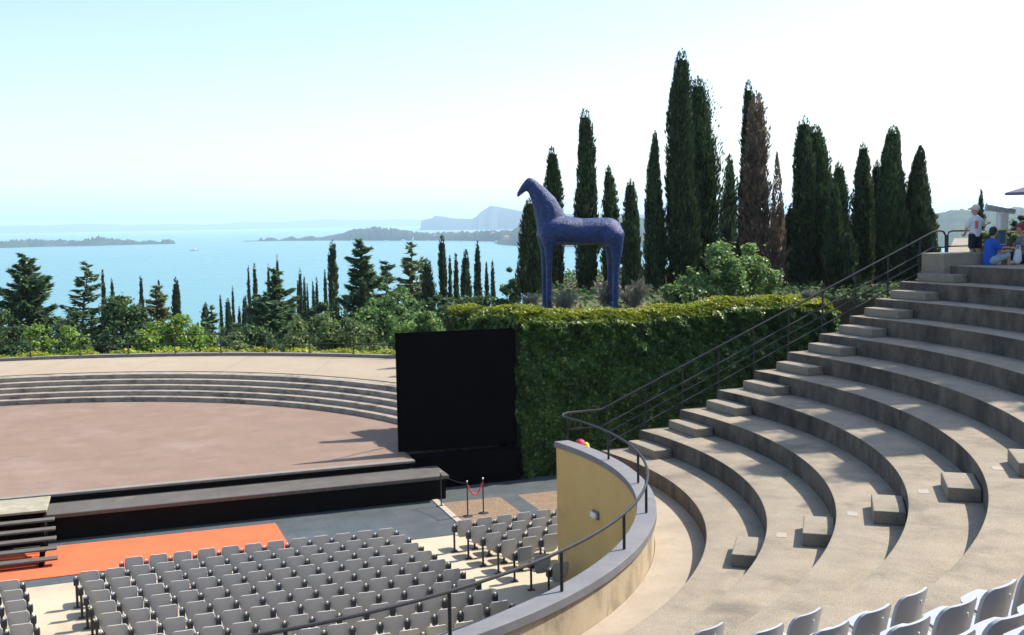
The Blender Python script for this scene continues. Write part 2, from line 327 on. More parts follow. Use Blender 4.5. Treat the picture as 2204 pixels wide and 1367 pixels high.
def bushy(name, x, y, z0, H, rx, ry, label, mat, n=6000, clumps=26, lsz=.2, cat='tree', trunk=True, group=None, seed=1, low=.2, squash=.8, core=.5, cone=0., lobes=None):
    """broadleaf crown: leaves on the shells of many clumps set unevenly through the crown's volume"""
    g = np.random.default_rng(seed); t = empty(name, (x, y, z0), g.uniform(0, .4)); tag(t, label, cat, group)
    cs, rs = [], []
    for i in range(clumps):
        while True:
            q = g.uniform(-1, 1, 3)
            if (q[:2]**2).sum() < 1: break
        f = (q[2]+1)/2*(1-.45*(q[:2]**2).sum()); f = f if i % 3 else max(f, .9-.5*(q[:2]**2).sum())
        if lobes:
            lx, lh, lr = lobes[i % len(lobes)]; shr = 1-.75*f; r_ = g.uniform(.13, .26)*lr
            rs.append(r_); cs.append([lx+q[0]*lr*shr, q[1]*ry*shr*.8, .1+(lh-r_-.1)*f*1.05]); continue
        r_ = g.uniform(.2, .42)*min(rx, H*.6)*(1.1-.35*f); rs.append(r_); shr = 1-cone*f; cs.append([q[0]*rx*.82*shr, q[1]*ry*.82*shr, H*low+(H*(1-low)-r_*squash)*(f*1.06)])
    cs = np.array(cs); rs = np.array(rs); w = rs**2; w /= w.sum()
    ci = g.choice(clumps, n, p=w); N = unit(g.normal(0, 1, (n, 3))+np.array([0, 0, .45]))
    loose = g.uniform(0, 1, n) < .35
    rad = rs[ci]*np.where(loose, np.abs(g.normal(.9, .5, n)), 1)*(1.08-np.abs(g.normal(0, .3, n))+.22*(g.uniform(0, 1, n) > .9)*g.uniform(0, 1, n)+.1*np.sin(9*N[:, 0]+ci)*np.cos(7*N[:, 1]))
    P = cs[ci]+N*rad[:, None]*np.array([1, 1, squash]); P[:, 2] = np.maximum(P[:, 2], .02)
    f = facing(P, N+np.array([0, 0, .3]), .55, lsz*g.uniform(.6, 1.25, n), lsz*g.uniform(.35, .7, n))
    if core > 0:
        mb = MB()
        for c, r in zip(cs, rs): mb.lathe([(r*core*.3, c[2]-r*core*squash*.9), (r*core*.8, c[2]-r*core*squash*.55), (r*core, c[2]), (r*core*.75, c[2]+r*core*squash*.6), (r*core*.2, c[2]+r*core*squash*.92)], (c[0], c[1], 0), 7)
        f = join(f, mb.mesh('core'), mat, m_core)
    link('crown', f, t, mat)
    tk = MB()
    if trunk:
        tk.tube([(0, 0, -.4), (0.03*H, 0, H*.28), (0, .02*H, H*.55)], [.035*H+.03, .026*H+.02, .012*H+.01], 7)
    for c in cs[:9]:
        tk.tube([(0, 0, H*.12), tuple(np.array([0, 0, H*.2])*.5+c*.45), tuple(c)], [.014*H+.012, .01*H+.008, .006], 5, caps=False)
    tk.build('trunk' if trunk else 'stems', m_bark, t)
    return t
#@@BODY
# ---------------------------------------------------------------- sky, sun, air
w = bpy.data.worlds.new('World'); S.world = w; w.use_nodes = True
wn = w.node_tree; bg = wn.nodes['Background']; sky = wn.nodes.new('ShaderNodeTexSky'); sky.sky_type = 'NISHITA'
sky.sun_disc = False; sky.sun_elevation = SUN_EL; sky.sun_rotation = math.pi/2 - SUN_AZ
sky.air_density = 1.0; sky.dust_density = 1.3; sky.ozone_density = 1.0; sky.altitude = 120
wn.links.new(sky.outputs[0], bg.inputs[0]); bg.inputs[1].default_value = .15
sl = bpy.data.lights.new('sun', 'SUN'); sl.energy = 5.0; sl.angle = R(.5); sl.color = (1, .93, .82)
so = bpy.data.objects.new('sun', sl); COL.objects.link(so)
sd = Vector((math.cos(SUN_AZ)*math.cos(SUN_EL), math.sin(SUN_AZ)*math.cos(SUN_EL), math.sin(SUN_EL)))
so.rotation_euler = sd.to_track_quat('Z', 'Y').to_euler(); so.location = (60, 20, 80)
S.view_settings.view_transform = 'Standard'; S.view_settings.look = 'None'; S.view_settings.exposure = .72
LAKE = -62.0
hz = MB().box((0, 14000, 95), (70000, 70000, 324)).build('haze', None); tag(hz, kind='stuff')
hm, nt, N, K = nodes('haze_air'); out = N('ShaderNodeOutputMaterial'); pv = N('ShaderNodeVolumePrincipled'); K(pv.outputs[0], out.inputs['Volume'])
pv.inputs['Color'].default_value = (.67, .825, 1, 1); pv.inputs['Density'].default_value = .000095; pv.inputs['Anisotropy'].default_value = .25
hz.data.materials.append(hm)
S.cycles.volume_bounces = 2; S.cycles.max_bounces = 6; S.cycles.transparent_max_bounces = 4
# ---------------------------------------------------------------- land and lake
wm, nt, N, K = nodes('lake_water'); out = N('ShaderNodeOutputMaterial'); b = N('ShaderNodeBsdfPrincipled'); K(b.outputs[0], out.inputs[0])
b.inputs['Base Color'].default_value = (.05, .215, .285, 1); b.inputs['Roughness'].default_value = .3; b.inputs['IOR'].default_value = 1.33
tc = N('ShaderNodeTexCoord'); mp = N('ShaderNodeMapping'); mp.inputs['Scale'].default_value = (.006, .02, 1); K(tc.outputs['Object'], mp.inputs[0])
n1 = N('ShaderNodeTexNoise'); n1.inputs['Scale'].default_value = 1; n1.inputs['Detail'].default_value = 8; n1.inputs['Roughness'].default_value = .7; K(mp.outputs[0], n1.inputs[0])
wc = N('ShaderNodeMix'); wc.data_type = 'RGBA'; wc.inputs[6].default_value = (.06, .215, .25, 1); wc.inputs[7].default_value = (.115, .275, .29, 1)
wr = N('ShaderNodeMapRange'); wr.inputs[1].default_value = .36; wr.inputs[2].default_value = .66; K(n1.outputs[0], wr.inputs[0]); K(wr.outputs[0], wc.inputs[0]); K(wc.outputs[2], b.inputs['Base Color'])
rp = N('ShaderNodeMapRange'); rp.inputs[1].default_value = .35; rp.inputs[2].default_value = .7; rp.inputs[3].default_value = .24; rp.inputs[4].default_value = .42; K(n1.outputs[0], rp.inputs[0]); K(rp.outputs[0], b.inputs['Roughness'])
n2 = N('ShaderNodeTexNoise'); n2.inputs['Scale'].default_value = .5; n2.inputs['Detail'].default_value = 5; K(tc.outputs['Object'], n2.inputs[0])
bp = N('ShaderNodeBump'); bp.inputs['Strength'].default_value = .5; bp.inputs['Distance'].default_value = .25; K(n2.outputs[0], bp.inputs['Height']); K(bp.outputs[0], b.inputs['Normal'])
lk = MB(); lk.add([(-30000, -8000, LAKE), (30000, -8000, LAKE), (30000, 40000, LAKE), (-30000, 40000, LAKE)], [(0, 1, 2, 3)])
tag(lk.build('lake_water', wm), kind='structure')
tr = MB(); xs = sorted(set([-700+50*i for i in range(30)]+[-60+5*i for i in range(40)])); ys = sorted(set([-400+50*i for i in range(27)]+[-10+5*i for i in range(36)]))
vs = [(x, y, ground(x, y)+(random.uniform(-.4, .4) if math.hypot(x+16.8, y-20.3) > 36 else 0)) for y in ys for x in xs]; nx = len(xs)
tr.add(vs, [(j*nx+i, j*nx+i+1, (j+1)*nx+i+1, (j+1)*nx+i) for j in range(len(ys)-1) for i in range(nx-1)])
tag(tr.build('hillside_ground', m_soil, smooth='all'), kind='structure')
def onlake(px, py):
    d = ray(px, py); t = (LAKE-CAMZ)/d.z; return Vector((0, 0, CAMZ))+d*t
def land(name, sil, mat, depth=1.12, rough=.0, seed=1, step=4):
    """a landmass: shore on the lake, a ridge further back, and a far slope down to the water"""
    g = random.Random(seed); cols = []; px = sil[0][0]; k = 0
    while px <= sil[-1][0]:
        while k < len(sil)-2 and sil[k+1][0] < px: k += 1
        a, b_ = sil[k], sil[k+1]; f = (px-a[0])/(b_[0]-a[0]); top = a[1]+(b_[1]-a[1])*f; base = a[2]+(b_[2]-a[2])*f
        s = onlake(px, base); rid = spot(px, top, s.y*(1+(depth-1)*.5)); hh = max(.5, rid.z-LAKE)
        col = [Vector((s.x, s.y, LAKE-.5))]
        for fr, hf in ((.15, .35), (.4, .7), (.75, .93), (1, 1)):
            q = s.lerp(Vector((rid.x, rid.y, 0)), fr); q.z = LAKE+hh*hf*(1+g.uniform(-rough, rough)); col.append(q)
        e = s*depth; e.z = LAKE-.5; m_ = col[-1].lerp(e, .5); m_.z = LAKE+hh*.6; col += [m_, e]; cols.append(col); px += step
    n = len(cols[0]); mb = MB(); mb.add([v for c in cols for v in c], [(i*n+j, (i+1)*n+j, (i+1)*n+j+1, i*n+j+1) for i in range(len(cols)-1) for j in range(n-1)])
    o = mb.build(name, mat, smooth='all'); tag(o, kind='structure'); return o
hzn = lambda x: 474.6+(1102-x)*.01763
land('far_shore_hills', [(x, hzn(x)-6.5-2.2*math.sin(x*.011)-1.3*math.sin(x*.037+1), hzn(x)+9) for x in range(-600, 1500, 40)], m_shore, 1.1, .02, 3, 10)
land('headland', [(901, 494, 495.5), (905.5, 491, 495.5), (906, 474.5, 495.5), (916, 472, 495.5), (932.5, 469, 495.5), (935, 464, 495.5), (953, 466, 495.5), (976, 470, 495.3), (1015, 471.5, 495), (1026, 466, 495), (1031, 459, 495), (1044, 450, 494.5), (1056, 442.5, 494.5), (1071, 445, 494), (1088, 448, 494), (1126, 455, 494), (1200, 460, 493), (1400, 462, 490)], m_rock, 1.14, .003, 5, 2)
land('low_headland', [(628, 487, 487.6), (660, 483.4, 487.4), (700, 482.6, 487), (745, 484.6, 486.6), (770, 486, 486.4)], m_shore, 1.1, .03, 6, 5)
land('wooded_island', [(-500, 520, 545), (-200, 519, 539), (0, 521, 534), (40, 517, 533), (60, 514, 532), (90, 517, 531.5), (130, 517, 530.5), (170, 519, 530), (212, 510, 529), (240, 514, 528), (280, 517, 527), (300, 520, 526.7), (330, 517, 526), (345, 522, 525.8), (352, 516, 525.6), (366, 515, 525.4), (374, 519, 525.2), (379, 524, 525)], m_shore, 1.05, .28, 8, 2.5)
land('wooded_peninsula', [(525, 519.4, 520.3), (556, 518, 519.8), (562, 510, 519.5), (566, 517, 519.5), (579, 511, 519.2), (592, 512, 519), (600, 517, 519), (615, 512, 518.7), (630, 509, 518.5), (640, 514, 518.5), (672, 507, 518.4), (682, 512, 518.3), (720, 505, 518), (740, 502, 518), (755, 495, 518), (777, 492, 518), (803, 490, 518), (830, 492, 518), (854, 493, 518), (872, 498, 518), (929, 501, 518), (989, 499, 518.3), (1034, 498, 519), (1075, 496, 520), (1130, 494, 520)], m_shore, 1.07, .16, 9, 2.5)
land('wooded_shore_hills', [(1064, 523, 525), (1072, 515, 527), (1085, 507, 528), (1100, 497, 529), (1115, 488, 530), (1140, 478, 531), (1200, 470, 532), (1400, 468, 533), (1600, 464, 533), (1850, 462, 533), (2013, 461, 533), (2044, 453, 533), (2070, 450, 533), (2100, 454, 534), (2130, 446, 534), (2165, 445, 534), (2204, 448, 535), (2300, 440, 535), (2600, 425, 540)], m_shore, 1.5, .035, 10, 4)
# ---------------------------------------------------------------- the theatre floor
def flat(name, poly, z, th, mat, kind='structure', **k):
    mb = MB(); mb.prism([L(*q)[:2] for q in poly], z-th, z); return tag(mb.build(name, mat, **k), kind=kind)
flat('orchestra_floor', [(-26, -10), (14, -10), (14, 12), (-26, 12)], 0, .3, m_floor)
flat('slate_pavement', [(-14, 5.75), (7.75, 6.1), (7.75, 12), (-14, 12)], .008, .006, m_slate)
flat('gravel_ground', [(7.95, 6.6), (13.9, 6.6), (13.9, 12), (7.95, 12)], .007, .005, m_gravel)
flat('pale_kerb', [(7.76, 6.0), (7.94, 6.0), (7.94, 11.5), (7.76, 11.5)], .03, .02, m_kerb)
flat('slate_and_shade_strip', [(9.75, 6.2), (10.3, 6.2), (10.3, 11.5), (9.75, 11.5)], .012, .004, m_slate)
cpt = MB(); cpt.prism([L(*q)[:2] for q in [(-7, 6.42), (3.2, 6.5), (3.12, 9.0), (-7, 9.15)]], .012, .026)
tag(cpt.build('carpet', m_carpet), 'long orange carpet on the slate paving at the foot of the stage', 'carpet')
flat('slate_and_shade_strip', [(7.95, 9.3), (13.9, 9.3), (13.9, 12), (7.95, 12)], .0105, .003, m_slate)  # dark strip over the gravel, painted shade along the foot of the ivy
# stage: half disc of boards, ledge along the front, curved steps and plaza behind
SP, SQ = -7.1, 10.85
st_ = empty('stage', L(-2, 10.9)); tag(st_, 'broad half-round stage with pinkish worn boards and a grey front ledge', 'stage')
inv = st_.location
def part(mb, name, mat, parent, **k):
    o = mb.build(name, mat, parent, **k); o.matrix_parent_inverse = Matrix.Translation(-parent.location); return o
def half(r0, r1, z0, z1, n=96, a0=0, a1=180, qs=SQ):
    mb = MB(); fr = lambda x, y, z: L(SP+x, qs+y, z)
    mb.sweep([(r0, z0), (r0, z1), (r1, z1), (r1, z0)], lambda r: (R(a0), R(a1)), n, fr); return mb
mb = MB(); mb.prism([L(7.55, SQ+.02)[:2], L(7.55, 12.15)[:2]]+[L(SP+16.7*math.cos(R(a)), SQ+.02+16.7*math.sin(R(a)))[:2] for a in np.linspace(5, 180, 90)], .1, 1.0); part(mb, 'stage_floor', m_stage, st_)
mb = MB(); mb.prism([L(*q)[:2] for q in [(-23.5, SQ-.10), (7.55, SQ-.10), (7.55, SQ+.12), (-23.5, SQ+.12)]], .93, 1.012); part(mb, 'nosing', m_nosing, st_, bevel=.02)
mb = MB(); mb.prism([L(*q)[:2] for q in [(-23.5, 9.55), (8.25, 9.55), (8.25, SQ+.0), (-23.5, SQ)]], .64, .76); part(mb, 'ledge', m_ledge, st_, bevel=.012)
mb = MB(); mb.prism([L(*q)[:2] for q in [(-23.5, 9.72), (8.2, 9.72), (8.2, 9.8), (-23.5, 9.8)]], 0, .638); part(mb, 'skirt', m_darkwood, st_)
mb = MB(); mb.prism([L(*q)[:2] for q in [(-23.5, 10.83), (7.55, 10.83), (7.55, 10.86), (-23.5, 10.86)]], .0, .928); part(mb, 'riser', m_darkwood, st_)
mb = MB(); mb.prism([L(*q)[:2] for q in [(-23.5, 9.5), (8.25, 9.5), (8.25, 9.549), (-23.5, 9.549)]], .655, .752); part(mb, 'ledge_edge', m_board, st_)
# steps behind the stage
sb = empty('curved_steps', L(SP, SQ+17, .9)); tag(sb, 'five shallow curved stone steps wrapping round the back of the stage', 'steps')
for i in range(5):
    part(half(16.55+.42*i, 19.2+.012*i, .4-.01*i, 1.0+.18*(i+1), 120, 5, 181, qs=SQ+.35), 'step', m_step, sb, bevel=.015)
PC = (-17.31, 20.99); PR = 30.7
def arc(r, a, c=PC): return (c[0]+r*math.cos(a), c[1]+r*math.sin(a))
mb = MB(); outer = [arc(PR, R(a)) for a in np.linspace(50, 160, 90)]
innr = [L(SP+18.9*math.cos(R(a)), SQ+.35+18.9*math.sin(R(a)))[:2] for a in np.linspace(180, 4, 90)]
mb.prism(outer+innr, .5, 1.93); tag(mb.build('stage_plaza', lines(m_plaza, (4.2, 30), .018, (.62, .6, .57), 0)), kind='structure')
mb = MB(); fr = lambda x, y, z: (PC[0]+x, PC[1]+y, z)
mb.sweep([(PR-.02, -2.5), (PR-.02, 2.07), (PR+.35, 2.07), (PR+.35, -2.5)], lambda r: (R(38), R(160)), 120, fr)
tag(mb.build('curb_wall', m_curb, bevel=.02), 'low dark stone kerb wall round the edge of the plaza', 'wall')
# railing on the kerb
rl = empty('terrace_railing', arc(PR+.1, R(90))+(2.07,)); tag(rl, 'thin dark railing with two rails along the plaza edge before the trees', 'railing')
RA = PR+.12
a_ref = math.atan2(spot(170, 762, 51.4).y-PC[1], spot(170, 762, 51.4).x-PC[0])
for k in range(-9, 12):
    a = a_ref-k*R(4.22)
    if not R(39) < a < R(158): continue
    x, y = arc(RA, a)
    mb = MB(); mb.tube([(x, y, 2.07), (x, y, 2.97)], .026, 6); mb.box((x, y, 2.08), (.12, .12, .02), a); part(mb, 'post', m_rail, rl)
for h in (.9, .47):
    mb = MB(); mb.tube([arc(RA, a)+(2.07+h,) for a in np.linspace(R(39), R(158), 120)], .022, 6); part(mb, 'rail', m_rail, rl)
# low leafy strip behind the kerb
n = 16000; a = rng.uniform(R(52), R(140), n); rr = PR+.4+np.abs(rng.normal(.35, .3, n)); z = 1.8+.28*(1-((rr-PR-.7)/.9)**2)+rng.normal(0, .07, n)+.08*np.sin(a*90)
z -= (rng.uniform(0, 1, n)**2)*.4
P = np.stack([PC[0]+rr*np.cos(a), PC[1]+rr*np.sin(a), z], 1)
o = link('low_hedge', facing(P, np.tile([0, 0, 1.], (n, 1)), .6, rng.uniform(.12, .22, n), rng.uniform(.08, .15, n)), None, m_strip)
tag(o, 'low yellow green hedge strip running behind the kerb under the railing', 'hedge')
# ---------------------------------------------------------------- stone seating
RK = [9.89, 10.86, 11.9, 12.9, 13.9, 14.82, 15.72, 16.6, 17.35, 18.12, 18.95]
TZ = lambda k: 2.89+.4*k
QL = 1.87
def ang(dq=0.0):
    def f(r):
        a = math.asin(min(1, (QL+dq)/r)); return (a, -math.pi-a)
    return f
seat = empty('stone_seating', L(14, 0, 3)); tag(seat, 'half-round stone seating rising in worn grey tiers up to the landing', 'seating')
mb = MB(); mb.sweep([(9.03, 1.6), (9.03, 2.56), (RK[0]+.004, 2.56), (RK[0]+.004, 1.6)], ang(-.03), 150); part(mb, 'walkway', m_walk, seat)
for k, r in enumerate(RK):
    r1 = RK[k+1]+.004 if k < 10 else 31
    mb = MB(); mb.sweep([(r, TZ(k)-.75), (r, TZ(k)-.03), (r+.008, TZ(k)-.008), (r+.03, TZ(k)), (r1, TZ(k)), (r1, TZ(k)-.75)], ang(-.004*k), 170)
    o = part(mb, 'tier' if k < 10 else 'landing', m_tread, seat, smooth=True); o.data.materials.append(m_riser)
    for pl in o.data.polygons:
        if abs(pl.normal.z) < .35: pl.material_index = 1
mb = MB(); mb.prism([L(*q)[:2] for q in [(9.0, QL-.12), (30.9, QL-.12), (30.9, QL-.06), (9.0, QL-.06)]], -1, 2.3); part(mb, 'end_wall', m_block, seat)
blk_m = MB().box((0, 0, 0), (.46, 1.22, .205)).mesh('block', bevel=.02)
blk_a = MB().box((0, 0, 0), (.46, .98, .205)).mesh('block', bevel=.02)
def add_block(me, p, q, z, a):
    o = link('step_block', me, seat, m_block); o.matrix_parent_inverse = Matrix.Translation(-seat.location)
    o.location = L(p, q, z); o.rotation_euler = (0, 0, TH+a)
for k in range(10):
    r = RK[k+1]; add_block(blk_m, math.sqrt(r*r-.49)-.23-.03, 1.1, TZ(k)+.10, R(2+1.2*random.uniform(-1, 1)))
    for A0 in (-36.1, -143.9, -107.5):
        a = R(A0)
        if A0 == -107.5 and k > 6: continue
        add_block(blk_a, (r-.25)*math.cos(a), (r-.25)*math.sin(a), TZ(k)+.10, a)
for k in range(1, 10):
    for A0 in (-36.1, -107.5):
        a = R(A0); rr = RK[k]+.24; mb = MB(); mb.box(L(rr*math.cos(a), rr*math.sin(a), TZ(k)+.002), (.15, .24, .006), TH+a); part(mb, 'row_mark', m_mark, seat)
# parapet in front of the lowest tier
par = empty('parapet_wall', L(8.8, 0, 0)); tag(par, 'curved yellow rendered parapet wall with grey coping round the orchestra', 'wall')
def pang(dq):
    def f(r):
        a = math.asin((1.78+dq)/r); return (a, -math.pi-a)
    return f
mb = MB(); mb.sweep([(8.76, -.1), (8.76, 3.08), (8.9, 3.08), (8.9, -.1)], pang(0), 150); part(mb, 'yellow_face', m_yellow, par, smooth=True)
mb = MB(); mb.sweep([(8.9, 2.3), (8.9, 3.08), (9.02, 3.08), (9.02, 2.3)], pang(0), 150); part(mb, 'cream_face', m_cream, par, smooth=True)
mb = MB(); mb.sweep([(8.72, 3.08), (8.72, 3.21), (9.06, 3.21), (9.06, 3.08)], pang(.02), 150); part(mb, 'coping', m_coping, par, bevel=.008)
# handrail along the coping
hr = empty('curved_handrail', L(8.9, -.35, 3.21)); tag(hr, 'curved dark steel handrail standing on the grey coping', 'railing')
pth = [L(8.72, 1.69, 3.78)]+[L(8.91*math.cos(a), 8.91*math.sin(a), 3.78) for a in np.linspace(R(7.5), R(-187), 150)]
mb = MB(); mb.tube(pth, .025, 8); part(mb, 'rail', m_rail, hr, smooth=True)
for k in range(0, 14):
    a = R(-2.4-13.4*k); x, y, _ = L(8.89*math.cos(a), 8.89*math.sin(a))
    mb = MB(); mb.tube([(x, y, 3.22), (x, y, 3.77)], .024, 8); po = part(mb, 'post', m_rail, hr)
    mb = MB(); mb.box((x, y, 3.217), (.16, .1, .012), TH+a); bpl = mb.build('base_plate', m_rail, po); bpl.matrix_parent_inverse = po.matrix_parent_inverse.copy(); bpl.parent = po; bpl.matrix_parent_inverse = Matrix.Translation(-hr.location)
# railing up the end of the tiers
sr_ = empty('stair_railing', L(14, 1.95, 4)); tag(sr_, 'straight dark stair railing climbing beside the stone tiers', 'railing')
def zr(p): return 3.81+(p-9.75)*(7.71-3.81)/(19.11-9.75)
q = 1.95
top_path = [L(8.72, 1.69, 3.78), L(8.78, 1.86, 3.80), L(8.95, q, 3.81), L(9.75, q, 3.82)]+[L(p, q, zr(p)) for p in np.linspace(9.9, 19.1, 30)]+[L(19.3, q, 7.75), L(19.45, q, 7.72), L(19.52, q, 7.62), L(19.53, q, 7.0)]
mb = MB(); mb.tube(top_path, .026, 8); part(mb, 'handrail', m_rail, sr_, smooth=True)
mb = MB(); mb.tube([L(8.95, q, 3.42), L(9.6, q, 3.42)]+[L(p, q, zr(p)-.40) for p in np.linspace(9.8, 19.1, 20)]+[L(19.53, q, 7.32)], .02, 6); part(mb, 'rail', m_rail, sr_)
for dz in (.62, .86):
    mb = MB(); mb.tube([L(p, q, zr(p)-dz) for p in np.linspace(9.8, 18.9, 20)], .016, 6); part(mb, 'rail', m_rail, sr_)
for p in [8.95, 9.93]+[10.92+.975*i for i in range(9)]:
    mb = MB(); x, y, _ = L(p, q+.012); zt = zr(max(p, 9.75)); mb.tube([(x, y, zt-1.25), (x, y, zt-.01)], .022, 6); part(mb, 'post', m_rail, sr_)
g2 = empty('landing_railing', L(20.3, 2.2, 6.9)); tag(g2, 'short dark railing with rounded corner above the concrete block on the landing', 'railing')
mb = MB(); mb.tube([L(19.72, 2.1, 6.87), L(19.72, 2.1, 7.62), L(19.76, 2.1, 7.70), L(19.86, 2.1, 7.73), L(20.4, 2.1, 7.73)], .026, 8); part(mb, 'handrail', m_rail, g2, smooth=True)
mb = MB(); mb.tube([L(19.74, 2.1, 7.33), L(24, 2.1, 7.33)], .02, 6); part(mb, 'rail', m_rail, g2)
for p in (21.6, 23.9):
    mb = MB(); mb.tube([L(p, 2.1, 6.87), L(p, 2.1, 7.33)], .022, 6); part(mb, 'post', m_rail, g2)
mb = MB(); mb.prism([L(*c)[:2] for c in [(18.72, 1.1), (19.98, .98), (19.98, 1.9), (18.72, 1.9)]], 6.4, 7.19)
tag(mb.build('concrete_block', m_block, bevel=.02), 'squat concrete block wall at the top end of the stair railing', 'wall')
flat('upper_terrace', [(19.4, 1.9), (46, 1.9), (60, 25), (40.5, 25), (20.4, 3.0)], 6.86, 7, m_block)
# black panel on the stage end
pn = empty('black_panel', L(9.1, 11.9, 1.0)); tag(pn, 'large flat matt black panel standing at the right end of the stage', 'panel')
x0, y0 = -3.64, 33.14; x1, y1 = .08, 34.085; dx, dy = (x1-x0), (y1-y0); ln = math.hypot(dx, dy); an = math.atan2(dy, dx)
mb = MB(); mb.box(((x0+x1)/2, (y0+y1)/2, 1.03+1.875), (ln, .06, 3.75), an); part(mb, 'board', m_black, pn, bevel=.006)
nx_, ny_ = -math.sin(an), math.cos(an)
for f in (.06, .5, .94):
    x, y = x0+dx*f, y0+dy*f
    mb = MB(); mb.tube([(x+nx_*.07, y+ny_*.07, .06), (x+nx_*.07, y+ny_*.07, 4.7)], .035, 6); mb.tube([(x+nx_*.09, y+ny_*.09, 3.6), (x+nx_*1.3, y+ny_*1.3, 1.0)], .03, 6); part(mb, 'brace', m_iron, pn)
mb = MB(); mb.prism([L(*c)[:2] for c in [(7.6, 11.0), (11.05, 11.0), (11.05, 11.6), (7.6, 11.6)]], 0, 1.02)
tag(mb.build('recess_shade_box', m_black, bevel=.01), 'black box added as the shade of the recess under the black panel', 'shade filler')  # added black box, stands in for the deep shade of the recess
# ---------------------------------------------------------------- chairs
def shell(outline, depth, zs, th, nx=10):
    """curved plastic shell: outline(z)->half width, depth(x,z)->y, given front and back skins and a rim"""
    mb = MB(); k = len(zs); vs = []
    for s in (0, 1):
        for z in zs:
            hw = outline(z)
            for j in range(nx+1):
                x = hw*(2*j/nx-1); vs.append((x, depth(x, z)+s*th, z))
    n = nx+1; o = k*n; fs = []
    for s in (0, 1):
        for i in range(k-1):
            for j in range(nx): fs.append(tuple(s*o+i*n+a for a in (j, j+1, n+j+1, n+j)))
    ring = [j for j in range(n)]+[i*n+nx for i in range(1, k)]+[(k-1)*n+j for j in range(nx-1, -1, -1)]+[i*n for i in range(k-2, 0, -1)]
    for a, b in zip(ring, ring[1:]+ring[:1]): fs.append((a, b, b+o, a+o))
    mb.add(vs, fs); return mb
def interp(t):
    zs = [a for a, _ in t]; ws = [b for _, b in t]
    return lambda z: float(np.interp(z, zs, ws))
ol = interp([(.33, .10), (.40, .145), (.47, .178), (.56, .195), (.66, .20), (.73, .196), (.765, .186), (.785, .170), (.797, .146), (.80, .125)])
zs = [.33, .36, .40, .44, .5, .56, .62, .68, .73, .75, .765, .776, .786, .793, .798, .80]
back_me = shell(ol, lambda x, z: .9*x*x-.16*(z-.42)+(max(0, .47-z)**2)*4.0, zs, .03).mesh('backrest', smooth=True)
mb = shell(interp([(0, .17), (.1, .205), (.3, .20), (.38, .17), (.41, .12)]), lambda x, z: .42-.02*math.cos(z*6)-.4*x*x, [0, .05, .1, .2, .3, .35, .38, .40, .41], .022)
mb.v = [(x, z+.05, y-.0) for x, y, z in mb.v]
seat_me = mb.mesh('seat', smooth=True)
leg_me = MB().tube([(0, .03, .01), (0, .03, .56)], .027, 8).box((0, .03, .008), (.16, .11, .016)).mesh('leg', smooth=True)
mb = MB(); mb.box((0, .01, .575), (.105, .13, .13)); mb.box((-.042, -.03, .655), (.018, .05, .07)); mb.box((.042, -.03, .655), (.018, .05, .07)); brk_me = mb.mesh('bracket', bevel=.008)
arm_me = MB().lathe([(.004, -.008), (.018, .0), (.021, .025), (.017, .045), (.004, .054)], (0, .0, .655), 8).mesh('armrest_tip', smooth='all')
for me, m in ((back_me, m_seat), (seat_me, m_seat), (leg_me, m_iron), (brk_me, m_iron), (arm_me, m_white)): me.materials.append(m)
def make_chair(extra=False):
    t = empty('folding_seat')
    link('backrest', back_me, t); link('seat', seat_me, t)
    for sx in ((-1, 1) if extra else (-1,)):
        b = link('bracket', brk_me, t); b.location.x = sx*.263
        l = link('leg', leg_me, t); l.location.x = sx*.263
        a = link('armrest_tip', arm_me, b)
    return t
proto, proto_end = make_chair(), make_chair(True)
used = {}
ORD = ['', 'first', 'second', 'third', 'fourth', 'fifth', 'sixth', 'seventh', 'eighth', 'ninth', 'tenth', 'eleventh', 'twelfth', 'thirteenth', 'fourteenth', 'fifteenth', 'sixteenth', 'seventeenth']
def put(base, loc, rz, label, group, cat='seat'):
    o = base if id(base) not in used else copy_tree(base); used[id(base)] = 1
    o.location = loc; o.rotation_euler = (0, 0, rz); tag(o, label, cat, group); return o
def seen(x, y):
    """is the back of a seat at floor point x,y open to view over the parapet"""
    d = Vector((x, y, .8-CAMZ)); f = (3.21-CAMZ)/d.z; a = d*f
    cx_, cy_ = d.x, d.y*cp-(.8-CAMZ)*sp
    return math.hypot(a.x-CX, a.y-CY) < 8.85 and abs(cx_/(d.y*cp-d.z*sp)) < .54 and d.y > 0
def grid(i, j): return (-8.63+.497*i+.352*j, 23.64+.1731*i-.600*j-.0055*j*j)
rows = {}
for j in range(0, 19):
    for i in range((0 if j == 0 else -2), 12):
        x, y = grid(i, j)
        if math.hypot(x-CX, y-CY) < 8.35 and seen(x, y): rows.setdefault(j, []).append(i)
for j, l in rows.items():
    for i in l:
        x, y = grid(i, j); last = i == max(l); k = max(l)-i+1 if max(l) == 11 or j > 8 else 12-i
        put(proto_end if i == 11 else proto, (x+random.uniform(-.008, .008), y+random.uniform(-.01, .01), 0), R(19.2)+random.uniform(-.04, .04), f'grey seat {ORD[k]} from the right end, {ORD[j+1]} row of the big block', 'grey seats in the big middle block')
for j in range(1, 12):
    for i in (-5, -6, -7, -8):
        x, y = grid(i, j)
        if seen(x, y): put(proto_end if i == -5 else proto, (x, y, 0), R(19.2), f'grey seat {ORD[-4-i]} from the aisle, {ORD[j]} row of the cropped left block', 'grey seats in the cropped left block')
